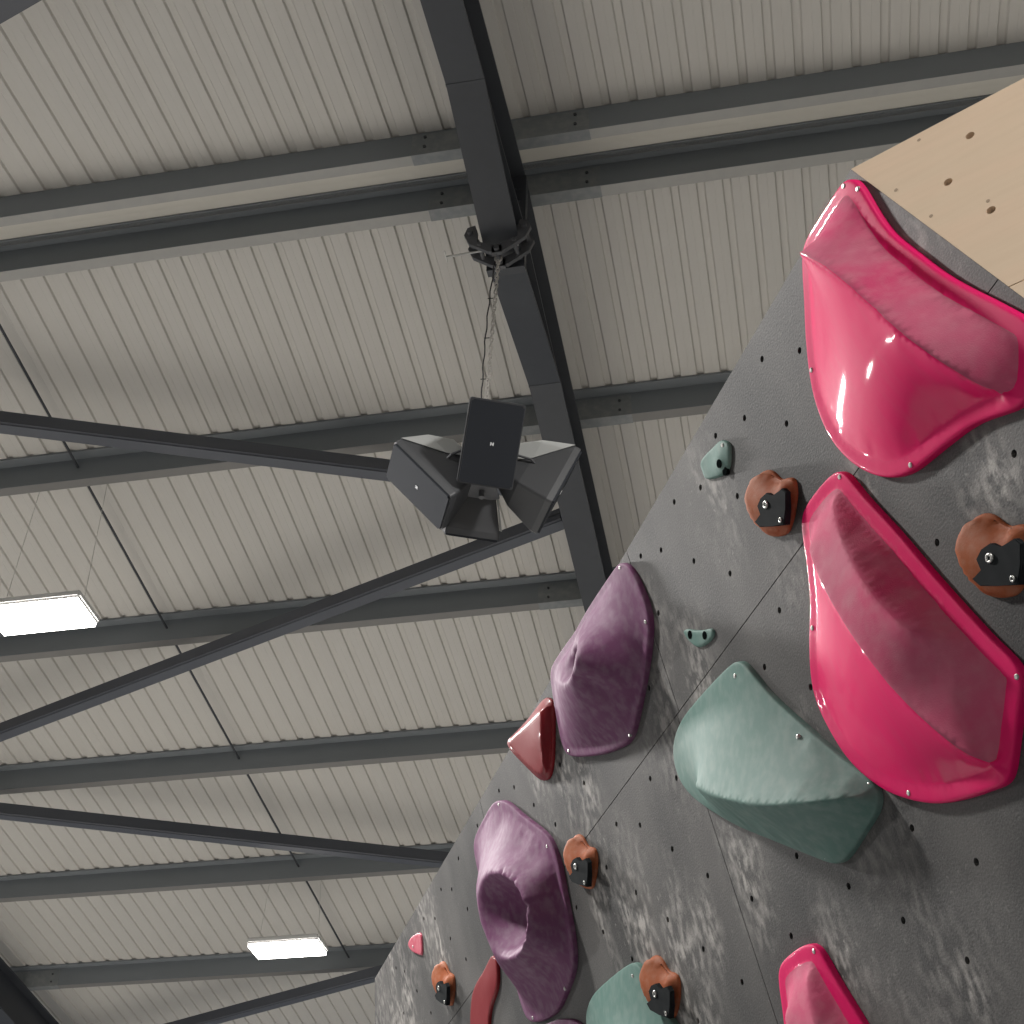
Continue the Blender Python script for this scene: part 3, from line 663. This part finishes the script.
# dark timber behind the joints
bm = bmesh.new(); poly = [L2(-3, .012), L2(-3, 3.7), L2(3.95, 3.7), L2(3.87, .6), L2(3.79, .14), L2(3.69, .012)]
poly = clip_poly(poly, fold_p + fold_n*.03, fold_n)
vs = [bm.verts.new((q.x, q.y, -.0195)) for q in poly]; ws = [bm.verts.new((q.x, q.y, -.09)) for q in poly]
bm.faces.new(vs); bm.faces.new(ws[::-1])
for i in range(len(vs)): bm.faces.new((vs[i], vs[(i+1) % len(vs)], ws[(i+1) % len(vs)], ws[i]))
obj('backing_frame', bm, M_DARK, wall)
# plywood facet
PL = DATA['PLY']; E1 = Vector(PL['e1']); E2 = Vector(PL['e2']); NP = Vector(PL['n'])
Yp = NP.cross(E1).normalized()
MP = Matrix((E1, Yp, NP)).transposed().to_4x4(); MP.translation = O
def PQ(s_, t_):
    q = E1*s_ + E2*t_; return Vector((q.dot(E1), q.dot(Yp)))
MPl = MW.inverted() @ MP
t_s = PL['seam'][0][1]
for (ta, tb, hl) in ((0, t_s - .0012, True), (t_s + .0012, t_s + 1.22, False), (t_s+1.2224, 3.75, False)):
    y1 = PQ(0, ta); y2 = PQ(0, tb)
    poly = [y1, y2, Vector((2.44, y2.y)), Vector((2.44, y1.y))]
    hs = [tuple(PQ(*h)) for h in PL['holes']] if hl else []
    po = panel(poly, hs, M_PLY, 'plywood_panel', wall, M=MPl, hr=.0075)
    tag(po, 'pale unpainted birch plywood panel')
    for h in hs: tnut(h[0], h[1], po)
    if hl:
        for sc in PL['screws']:
            q = PQ(*sc); bm = bmesh.new(); tube(bm, [(q.x, q.y, .0004), (q.x, q.y, -.002)], .0032, 8); obj('screw', bm, M_PLYEDGE, po)

# ------------------------------------------------------------------ holds
def catmull(pts, closed, step):
    P = [np.array(p, float) for p in pts]; n = len(P); out = []
    for i in range(n if closed else n-1):
        p1, p2 = P[i], P[(i+1) % n]
        p0 = P[i-1] if (closed or i > 0) else 2*p1 - p2
        p3 = P[(i+2) % n] if (closed or i+2 < n) else 2*p2 - p1
        m = max(1, int(round(np.linalg.norm((p2 - p1)[:2])/step)))
        for k in range(m):
            t = k/m
            out.append(.5*((2*p1) + (-p0+p2)*t + (2*p0-5*p1+4*p2-p3)*t*t + (-p0+3*p1-3*p2+p3)*t**3))
    if not closed: out.append(P[-1])
    return out
def inset(poly, d):
    n = len(poly); A = sum(poly[i][0]*poly[(i+1) % n][1] - poly[(i+1) % n][0]*poly[i][1] for i in range(n)); sg = 1 if A > 0 else -1
    out = []
    for i in range(n):
        t = poly[(i+1) % n][:2] - poly[i-1][:2]; l = np.linalg.norm(t) or 1
        nrm = np.array([-t[1], t[0]])/l*sg
        out.append(np.append(poly[i][:2] + nrm*d, poly[i][2] if len(poly[i]) > 2 else 0))
    for _ in range(2): out = [(out[i-1] + out[i]*2 + out[(i+1) % n])/4 for i in range(n)]
    return out
def inside_many(Q, poly):
    Q = np.asarray(Q, float).reshape(-1, 2); P = np.array([p[:2] for p in poly], float); Pn = np.roll(P, 1, 0)
    x, y = Q[:, :1], Q[:, 1:]; xi, yi, xj, yj = P[:, 0], P[:, 1], Pn[:, 0], Pn[:, 1]
    den = np.where(yj == yi, 1e-12, yj - yi)
    return (((yi > y) != (yj > y)) & (x < (xj - xi)*(y - yi)/den + xi)).sum(1) % 2 == 1
def inside(q, poly): return bool(inside_many([tuple(q)[:2]], poly)[0])
def hold_mesh(d, step):
    """heightfield over the wall: thin-plate surface through the measured outline, creases and control points"""
    t = d['t']
    loc = lambda p: np.array([-p[0], -p[1], p[2]])
    out0 = catmull([loc(p)[:2] for p in d['outline']], True, step); out0 = [np.append(p, t) for p in out0]
    top = inset(out0, .004)
    V = []; E = []; fixed = {}; crease = set(); sharp = set(); soft_edge = set()
    def add(pts, closed, cr):
        b = len(V)
        for p in pts:
            fixed[len(V)] = p[2]
            if cr: crease.add(len(V))
            V.append(Vector(p[:2]))
        m = len(pts)
        E.extend([(b+i, b+(i+1) % m) for i in range(m if closed else m-1)])
    for p in top: p[2] = t
    add(top, True, True); nb = len(top)
    bound = [tuple(p[:2]) for p in top]
    if d['flange']:
        fl = [np.append(p[:2], t + .001) for p in inset(top, d['flange'])]
        b_ = len(V); add(fl, True, True); soft_edge = set(range(b_, len(V)))
    for pts, mode in d['creases']:
        q = catmull([loc(p) for p in pts], mode == 2, step)
        q = [p for p in q if inside(p[:2], bound)]
        b_ = len(V); add(q, mode == 2 and len(q) > 3, mode != 3)
        if mode == 0: sharp.update(range(b_, len(V)))
    ctr = []
    soft = []
    for p in d['ctrl']:
        p = loc(p)
        if inside(p[:2], bound): soft.append(p)
    xs = [b[0] for b in bound]; ys = [b[1] for b in bound]
    fixed_pts = np.array([[v.x, v.y] for v in V])
    grid = []; y = min(ys); r = 0
    while y < max(ys):
        x = min(xs) + (step/2 if r % 2 else 0)
        while x < max(xs): grid.append((x, y)); x += step
        y += step*.866; r += 1
    grid = np.array(grid); ok = inside_many(grid, bound)
    dm = ((grid[:, None, :] - fixed_pts[None])**2).sum(2).min(1)
    for q in grid[ok & (dm > (step*.6)**2)]: V.append(Vector(q))
    v, e, f, ov, oe, of = delaunay_2d_cdt(V, E, [], 1, 1e-7)
    n = len(v); fx = {}; cr = set(); sh = set(); se = set()
    for i, origs in enumerate(ov):
        for o_ in origs:
            if o_ in fixed: fx[i] = fixed[o_]
            if o_ in crease: cr.add(i)
            if o_ in sharp: sh.add(i)
            if o_ in soft_edge: se.add(i)
    nb_ = [set() for _ in range(n)]; faces = []
    for fc in f:
        c = sum((v[i] for i in fc), Vector((0, 0)))/len(fc)
        faces.append(fc)
        for a in range(len(fc)): i, j = fc[a], fc[(a+1) % len(fc)]; nb_[i].add(j); nb_[j].add(i)
    free = [i for i in range(n) if i not in fx]; idx = {i: k for k, i in enumerate(free)}
    A = np.zeros((n + len(soft) + 5, len(free))); B = np.zeros(n + len(soft) + 5); row = 0
    for i in range(n):
        if not nb_[i]: continue
        ws = {j: 1/max((v[i]-v[j]).length, 1e-4) for j in nb_[i]}; S_ = sum(ws.values())
        wt = 1.0 if i not in cr else .0
        if wt == 0: continue
        def put(j, c):
            if j in idx: A[row, idx[j]] += c
            else: B[row] -= c*fx[j]
        put(i, wt)
        for j, w_ in ws.items(): put(j, -wt*w_/S_)
        row += 1
    VV = np.array([[q.x, q.y] for q in v])
    for p in soft:
        dd = ((VV - p[:2])**2).sum(1); tri = np.argsort(dd)[:3]; wt_ = 1/(dd[tri] + 1e-7); wt_ /= wt_.sum(); kk = SOFT*(d.get('softk', 1)); B[row] = p[2]*kk
        for j, q in zip(tri, wt_):
            j = int(j)
            if j in idx: A[row, idx[j]] += q*kk
            else: B[row] -= q*kk*fx[j]
        row += 1
    A = A[:row]; B = B[:row]
    h = np.linalg.solve(A.T@A + np.eye(len(free))*1e-9, A.T@B) if free else []
    z = np.zeros(n)
    for i, q in fx.items(): z[i] = q
    for k, i in enumerate(free): z[i] = max(h[k], t*.3)
    nbl = [list(q) for q in nb_]; lock = set(sh) | {j for i in sh for j in nb_[i]} | {i for i, q in fx.items() if abs(q - t) < .002}
    for _ in range(d.get('smooth', 4)):
        z = np.array([z[i] if (i in lock or not nbl[i]) else .45*z[i] + .55*np.mean([z[j] for j in nbl[i]]) for i in range(n)])
    return v, z, faces, top, out0, sh, se
SOFT = .12
def build_hold(name, d, mats, step=.012, at=None, M=None, gl=None, cut=None):
    v, z, faces, top, out0, sh, se = hold_mesh(d, step)
    c = np.mean([p[:2] for p in out0], axis=0)
    bm = bmesh.new(); bv = [bm.verts.new((q.x - c[0], q.y - c[1], zz)) for q, zz in zip(v, z)]
    gloss = [(-p[0], -p[1]) for p in d.get('gloss', [])]
    fl = [tuple(p[:2]) for p in inset(top, d['flange'])] if d['flange'] else None
    cen = [(sum(v[i].x for i in fc)/len(fc), sum(v[i].y for i in fc)/len(fc)) for fc in faces]
    in_fl = inside_many(cen, fl) if fl else [True]*len(cen); in_gl = inside_many(cen, gloss) if gloss else [False]*len(cen)
    for fc, a_, g_ in zip(faces, in_fl, in_gl):
        try: f = bm.faces.new([bv[i] for i in fc])
        except ValueError: continue
        if len(mats) > 1: f.material_index = 2 if not a_ else (1 if g_ else 0)
    if sh or se:
        cl_ = bm.edges.layers.float.new('crease_edge'); S_ = {bv[i] for i in sh}; Q_ = {bv[i] for i in se}
        for e_ in bm.edges:
            if e_.verts[0] in S_ and e_.verts[1] in S_: e_[cl_] = .5
            elif e_.verts[0] in Q_ and e_.verts[1] in Q_: e_[cl_] = .8
    # rounded skirt down to the wall
    n = len(top); key = {}
    for i, q in enumerate(v): key[(round(q.x, 5), round(q.y, 5))] = bv[i]
    R0 = []
    for p in top:
        vv = key.get((round(float(p[0]), 5), round(float(p[1]), 5)))
        if vv is None: vv = min(bv, key=lambda b_: (b_.co.x + c[0] - p[0])**2 + (b_.co.y + c[1] - p[1])**2)
        R0.append(vv)
    def ring(off, zz):
        o_ = inset([np.array(p) for p in out0], off)
        return [bm.verts.new((p[0] - c[0], p[1] - c[1], zz)) for p in o_]
    rings = [R0, ring(.0012, d['t'] - .0015), ring(.0, d['t'] - .005), ring(.0, .0004)]
    for A, B in zip(rings, rings[1:]):
        for i in range(n):
            try:
                f = bm.faces.new((A[i], A[(i+1) % n], B[(i+1) % n], B[i])); f.material_index = 2 if len(mats) > 1 else 0
            except ValueError: pass
    bmesh.ops.recalc_face_normals(bm, faces=bm.faces)
    if sum(f.normal.z for f in bm.faces) < 0: bmesh.ops.reverse_faces(bm, faces=bm.faces[:])
    o = obj(name, bm, mats, smooth='keep')
    for p in o.data.polygons: p.use_smooth = True
    Mx = MW @ Matrix.Translation((c[0], c[1], 0)); o.matrix_world = Mx
    if step > .008:
        md = o.modifiers.new('smooth', 'SUBSURF'); md.levels = 1; md.render_levels = 1
    def hz(a, b):
        i = min(range(len(v)), key=lambda k: (v[k].x + a)**2 + (v[k].y + b)**2); return z[i]
    for s_ in d.get('screws', []):
        x, y = -s_[0] - c[0], -s_[1] - c[1]; hh = hz(s_[0], s_[1])
        bm = bmesh.new(); tube(bm, [(0, 0, -.004), (0, 0, .0006), (0, 0, .0018)], [.0045, .0045, .003], 12)
        so = obj('screw', bm, M_BOLT if d.get('lightscrew', 1) else M_STEEL, o, loc=(x, y, hh))
    for s_ in d.get('pits', []):
        x, y = -s_[0] - c[0], -s_[1] - c[1]; hh = hz(s_[0], s_[1])
        bm = bmesh.new(); tube(bm, [(0, 0, -.006), (0, 0, .0008)], .0085, 14); obj('bolt_hole', bm, M_PIT, o, loc=(x, y, hh))
    return o, c
HD_ = DATA['HOLDS']
o, c = build_hold('climbing_volume', HD_['pink1'], [M_PINK, M_PINKG, M_PINKR], .0145)
tag(o, 'large pink moulded volume at the top, touching the wall edge beside the plywood', 'climbing volume')
pink2, c2 = build_hold('climbing_volume', HD_['pink2'], [M_PINK, M_PINKG, M_PINKR], .0145)
tag(pink2, 'large pink moulded volume in the middle of the right side, beside the big green volume', 'climbing volume')
def copy_tree(o, M):
    c = o.copy(); COL.objects.link(c); c.matrix_world = M
    for ch in o.children:
        k = ch.copy(); COL.objects.link(k); k.parent = c
        for g in ch.children:
            kk = g.copy(); COL.objects.link(kk); kk.parent = k
    return c
def moved(src, cc, top0, top1, rot=0., sc=1.):
    """copy on the wall: the point top0 of the source lands on top1, turned by rot"""
    p0 = Vector((-top0[0], -top0[1], 0)); p1 = Vector((-top1[0], -top1[1], 0))
    return MW @ Matrix.Translation(p1) @ Matrix.Rotation(rot, 4, 'Z') @ Matrix.Scale(sc, 4) @ Matrix.Translation(-p0) @ Matrix.Translation((cc[0], cc[1], 0))
k = copy_tree(pink2, moved(pink2, c2, DATA['P2_TOP'][0], DATA['P2_TOP'][1], 0.0, 1.0))
tag(k, 'large pink moulded volume cut off by the bottom edge of the photo', 'climbing volume')
gr, cg = build_hold('climbing_volume', HD_['green'], [M_GREEN], .016)
tag(gr, 'large sage green moulded volume with a ridge, left of the middle pink volume', 'climbing volume')
k = copy_tree(gr, moved(gr, cg, DATA['GR_TOP'][0], DATA['GR_TOP'][1], 0.0, 1.0))
tag(k, 'sage green moulded volume at the bottom edge, under an orange and black hold', 'climbing volume')
o, c = build_hold('climbing_volume', HD_['purple1'], [M_PURPLE, M_PURPLE, M_PURPLE], .0145)
tag(o, 'upper purple moulded volume, right of the red triangular hold', 'climbing volume')
o, c = build_hold('climbing_volume', HD_['purple2'], [M_PURPLE, M_PURPLE, M_PURPLE], .0145)
tag(o, 'lower purple moulded volume with a deep round pocket', 'climbing volume')
o, c = build_hold('climbing_hold', HD_['sliver'], [M_PURPLE], .012)
tag(o, 'purple hold barely peeking in at the bottom edge', 'climbing hold')
org, co_ = build_hold('climbing_hold', HD_['orange'], [M_ORANGE], .006)
def inset_part(parent, c):
    pts = catmull([np.array([-p[0], -p[1]]) for p in HD_['orange']['inset']], True, .02)
    pts = [np.array([-p[0], -p[1]]) for p in HD_['orange']['inset']]
    bm = bmesh.new(); z0 = .020; xa_, xb_ = min(p[0] for p in pts), max(p[0] for p in pts)
    zt = lambda x: .0390 - .0090*(x - xa_)/(xb_ - xa_)
    A = [bm.verts.new((p[0] - c[0], p[1] - c[1], z0)) for p in pts]; B = [bm.verts.new((p[0] - c[0], p[1] - c[1], zt(p[0]))) for p in pts]
    n = len(A); bm.faces.new(B); bm.faces.new(A[::-1])
    for i in range(n): bm.faces.new((A[i], A[(i+1) % n], B[(i+1) % n], B[i]))
    bmesh.ops.bevel(bm, geom=[e for e in bm.edges if all(v.co.z > .025 for v in e.verts)], offset=.0015, segments=2, affect='EDGES')
    o = tag(obj('inset_plate', bm, M_BLACK, parent), 'black textured inset plate')
    for j, p in enumerate(HD_['orange']['bolts']):
        r = .0075 if j == 0 else .0048
        bm = bmesh.new(); m = 20
        tube(bm, [(r*.72*math.cos(q*2*math.pi/m), r*.72*math.sin(q*2*math.pi/m), 0) for q in range(m)], r*.3, 8, closed=True)
        b_ = obj('bolt', bm, M_BOLT, o, smooth=True, loc=(-p[0] - c[0], -p[1] - c[1], zt(-p[0]) + .0010))
        bm = bmesh.new(); tube(bm, [(0, 0, -.001), (0, 0, .0004)], r*.6, 10)
    return o
inset_part(org, co_)
tag(org, 'orange hold with a black inset, left of the middle pink volume tip', 'climbing hold', 'orange holds with black insets')
ol = ['orange hold with a black inset at the right edge of the photo',
      'orange hold with a black inset, right of the lower purple volume',
      'orange hold with a black inset near the wall edge, topped with white chalk',
      'orange hold with a black inset above the bottom green volume']
for i, lab in enumerate(ol):
    rot, sc = [(0.0, 1.0), (0.0, 1.0), (0.0, 1.0), (0.0, 1.0)][i]
    k = copy_tree(org, moved(org, co_, DATA['OR_AT'][0], DATA['OR_AT'][i+1], rot, sc))
    tag(k, lab, 'climbing hold', 'orange holds with black insets')
for nm, mt, lab in (('red', M_RED, 'glossy dark red triangular hold on the wall edge, left of the upper purple volume'),
                    ('redcurve', M_RED, 'long curved red hold under the lower purple volume'),
                    ('tinypink', M_TPINK, 'tiny pink hold near the wall edge, left of the lower purple volume'),
                    ('jug', M_GREEN, 'small dark green hold with two holes near the top of the wall'),
                    ('tiny', M_GREEN, 'tiny pale green screw-on hold above the big green volume')):
    o, c = build_hold('climbing_hold', HD_[nm], [mt], .005 if nm != 'redcurve' else .012); tag(o, lab, 'climbing hold')

# ------------------------------------------------------------------ speaker cluster
def speaker(face_c, az, tilt, label, pale=True, wedge=0, w_=.24, h_=.365, dpt=.27):
    """az: direction the grille faces (angle from +x), tilt: degrees the face looks down"""
    ca, sa, ct, st = math.cos(az), math.sin(az), math.cos(tilt), math.sin(tilt)
    N_ = Vector((ca*ct, sa*ct, -st)); U = Vector((ca*st, sa*st, ct)); W_ = U.cross(N_)
    Mx = Matrix((W_, U, N_)).transposed().to_4x4(); Mx.translation = Vector(face_c) + EYE
    root = empty('loudspeaker'); root.matrix_world = Mx; tag(root, label, 'loudspeaker', 'loudspeakers hung in a cluster')
    bm = bmesh.new()
    secs = [(w_/2, h_/2, 0, .012), (w_/2, h_/2, -.028, .012), (w_*.36, h_*.40, -dpt*.62, .012), (w_*.20, h_*.23, -dpt, .01)]
    rings = []
    for (a, b, z, r) in secs:
        pts = []
        for (sx, sy, a0) in ((1, 1, 0), (-1, 1, 90), (-1, -1, 180), (1, -1, 270)):
            for q in (0, 30, 60, 90):
                t = math.radians(a0 + q); pts.append((sx*(a - r) + r*math.cos(t), sy*(b - r) + r*math.sin(t), z))
        rings.append([bm.verts.new(p) for p in pts])
    for A, B in zip(rings, rings[1:]):
        for k in range(16):
            f = bm.faces.new((A[k], A[(k+1) % 16], B[(k+1) % 16], B[k]))
    bm.faces.new(rings[0]); bm.faces.new(rings[-1][::-1])
    obj('cabinet', bm, M_CAB, root)
    if wedge:  # thin pale plate laid over the upper part of one cabinet side
        s_ = wedge; F = lambda k, y, z, e: (s_*(w_*k + e), h_*y, z)
        P = [(.50, .49, -.03), (.36, .395, -dpt*.62), (.20, .225, -dpt), (.20, -.10, -dpt), (.36, .06, -dpt*.62)]
        bm = bmesh.new(); A = [bm.verts.new(F(*p, .0015)) for p in P]; B = [bm.verts.new(F(*p, .005)) for p in P]
        for V_ in (A, B): bm.faces.new((V_[0], V_[1], V_[4])); bm.faces.new((V_[1], V_[2], V_[3], V_[4]))
        for i in range(5): bm.faces.new((A[i], A[(i+1) % 5], B[(i+1) % 5], B[i]))
        tag(obj('side_plate', bm, M_CABTOP, root), 'pale triangular plate on the cabinet side')
    if not pale:
        for s_ in (-1, 1):      # pale side plates that show as slivers beside the dark underside
            bm = bmesh.new(); P = [(s_*w_*.21, -h_*.235, -dpt), (s_*w_*.37, -h_*.405, -dpt*.62), (s_*w_*.505, -h_*.50, -.04), (s_*w_*.525, -h_*.30, -.04), (s_*w_*.40, -h_*.24, -dpt*.62), (s_*w_*.22, -h_*.15, -dpt)]
            A = [bm.verts.new(p) for p in P]; B = [bm.verts.new((p[0] + s_*.006, p[1], p[2])) for p in P]
            bm.faces.new(A); bm.faces.new(B[::-1])
            for i in range(6): bm.faces.new((A[i], A[(i+1) % 6], B[(i+1) % 6], B[i]))
            tag(obj('side_plate', bm, M_CABTOP, root), 'pale side plate')
    bm = bmesh.new(); box(bm, (0, 0, .004), (w_ - .012, h_ - .012, .012))
    bmesh.ops.bevel(bm, geom=[e for e in bm.edges if abs(e.verts[0].co.z - e.verts[1].co.z) > .005], offset=.008, segments=3, affect='EDGES')
    g = obj('grille', bm, M_GRILLE, root)
    bm = bmesh.new()
    box(bm, (-.005, 0, .0108), (.005, .014, .0016)); box(bm, (.005, 0, .0108), (.005, .014, .0016)); box(bm, (0, 0, .0105), (.014, .004, .001))
    obj('badge', bm, M_BADGE, g)
    bm = bmesh.new()     # U-bracket on the cabinet sides
    for s_ in (-1, 1):
        pass
    tube(bm, [(-w_*.37, 0, -dpt*.55), (-w_*.42, 0, -dpt*.62), (-w_*.30, 0, -dpt*1.02), (w_*.30, 0, -dpt*1.02), (w_*.42, 0, -dpt*.62), (w_*.37, 0, -dpt*.55)], .006, 6)
    obj('bracket', bm, M_CLAMP, root)
    return root
R_ = math.radians
hub = (-1.222, 4.98)
def around(az, r, z): return (hub[0] + r*math.cos(R_(az)), hub[1] + r*math.sin(R_(az)), z)
speaker(around(-66.5, .265, 4.225), R_(-66.5), R_(45), 'loudspeaker of the cluster whose grille faces the viewer')
speaker(around(203.5, .265, 4.155), R_(203.5), R_(45), 'left loudspeaker of the cluster, over the end of the upper brace tube', True, 1)
speaker(around(113.5, .265, 4.16), R_(113.5), R_(45), 'lowest loudspeaker of the cluster, showing its dark underside between two pale edges', False)
speaker(around(23.5, .355, 4.245), R_(27), R_(22), 'right loudspeaker of the cluster, in front of the rafter', True, -1)
# rigging hub the speakers bolt to
hubz = (-1.21, 4.98, 4.28)
hb = empty('speaker_mount', Vector(hubz) + EYE); tag(hb, 'small steel mounting frame in the middle of the speaker cluster', 'mounting frame')
bm = bmesh.new(); tube(bm, [(0, 0, .30), (0, 0, -.14)], .013, 10); obj('stem', bm, M_CLAMP, hb)
for z_, w2 in ((.03, .17), (-.10, .13)):
    bm = bmesh.new(); box(bm, (0, 0, z_), (w2, w2, .012)); obj('plate', bm, M_CLAMP, hb)
for k in range(4):
    t = math.radians(k*90 - 66.5); bm = bmesh.new()
    tube(bm, [(.02*math.cos(t), .02*math.sin(t), .03), (.10*math.cos(t), .10*math.sin(t), .04)], .009, 6)
    obj('arm', bm, M_CLAMP, hb)

# beam clamp
CX, CY = RX - .012, YR - .115
zb = zu(YR - .115, -.665) + .028
cl = empty('beam_clamp', (CX, CY, zb)); tag(cl, 'dark steel beam clamp gripping the rafter, holding the chain', 'beam clamp')
for s_ in (-1, 1):
    for yy in (-.055, .035):
        bm = bmesh.new()
        prof = [(s_*.112, .115), (s_*.150, .105), (s_*.166, .055), (s_*.14, -.012), (s_*.04, -.088), (-s_*.025, -.105), (-s_*.025, -.052), (s_*.055, -.022), (s_*.100, -.004), (s_*.100, .07)]
        A = [bm.verts.new((x, yy, z)) for x, z in prof]; B = [bm.verts.new((x, yy + .02, z)) for x, z in prof]
        n = len(A); bm.faces.new(A); bm.faces.new(B[::-1])
        for i in range(n): bm.faces.new((A[i], A[(i+1) % n], B[(i+1) % n], B[i]))
        obj('jaw', bm, M_CLAMP, cl)
    bm = bmesh.new(); tube(bm, [(s_*.134, -.075, .06), (s_*.134, .075, .06)], .014, 8); obj('pin', bm, M_CLAMP, cl)
    bm = bmesh.new(); tube(bm, [(s_*.085, -.065, -.030), (s_*.085, .065, -.030)], .011, 8); obj('pin', bm, M_CLAMP, cl)
bm = bmesh.new(); tube(bm, [(-.26, -.02, -.045), (.10, -.02, -.028)], .0055, 8); tube(bm, [(-.26, -.05, -.04), (-.26, .01, -.05)], .004, 6)
tag(obj('screw_bar', bm, M_BOLT, cl), 'bright threaded screw bar')
bm = bmesh.new(); tube(bm, [(0, -.07, -.078), (0, .07, -.078)], .014, 10); obj('pin', bm, M_CLAMP, cl)

# chain made of links, and the cable beside it
ct = Vector((CX + .0, CY - .01, zb - .105)); cb = Vector(hubz) + EYE + Vector((0, 0, .30))
ch = empty('chain', ct); tag(ch, 'bright steel link chain from the beam clamp to the speakers', 'chain')
d = cb - ct; Ln = d.length; LL = .030; nl = int(Ln/(LL*.78)); u = d.normalized()
base = Matrix.Identity(3); zax = Vector((0, 0, 1)); q_ = zax.rotation_difference(u)
link_me = None
def link_bm():
    bm = bmesh.new(); pts = []; r = .0078; hl = LL/2 - r
    for k in range(8): t = math.pi*k/7; pts.append((r*math.cos(t), 0, hl + r*math.sin(t)))
    for k in range(8): t = math.pi + math.pi*k/7; pts.append((r*math.cos(t), 0, -hl + r*math.sin(t)))
    tube(bm, pts, .0034, 6, closed=True); return bm
lk0 = obj('chain_link', link_bm(), M_CHAIN, ch, smooth=True)
for i in range(nl):
    lk = lk0 if i == 0 else lk0.copy()
    if i: COL.objects.link(lk); lk.parent = ch
    p = u*(LL*.5 + i*(Ln - LL)/(nl - 1)) 
    lk.matrix_local = Matrix.Translation(p) @ q_.to_matrix().to_4x4() @ Matrix.Rotation(i*math.pi/2 + .4, 4, 'Z')
bm = bmesh.new(); pts = []     # slack cable, tied to the chain
for i in range(26):
    f = i/25; s_ = math.sin(min(1, f*1.0)*math.pi)
    side = .018*math.sin(f*math.pi)**.6 + .003*math.sin(f*40)
    pts.append(Vector((-.012 - side, .0, .0)) + d*f)
tube(bm, pts, .0035, 6)
for f in (.25, .5, .75): tube(bm, [Vector((.004, 0, .0)) + d*f, Vector((-.036, .0, .004)) + d*f], .0025, 5)
o = obj('speaker_cable', bm, M_CABLE, smooth=True, loc=ct); tag(o, 'black cable tied alongside the hanging chain', 'cable')
bm = bmesh.new(); pts = []
for k in range(16): t = 2*math.pi*k/16; pts.append((.016*math.cos(t), 0, .026*math.sin(t) + .0))
tube(bm, pts, .005, 6, closed=True); o = obj('shackle', bm, M_CHAIN, loc=ct + Vector((.0, 0, .012)), smooth=True); tag(o, 'bright steel shackle joining chain to clamp', 'shackle')
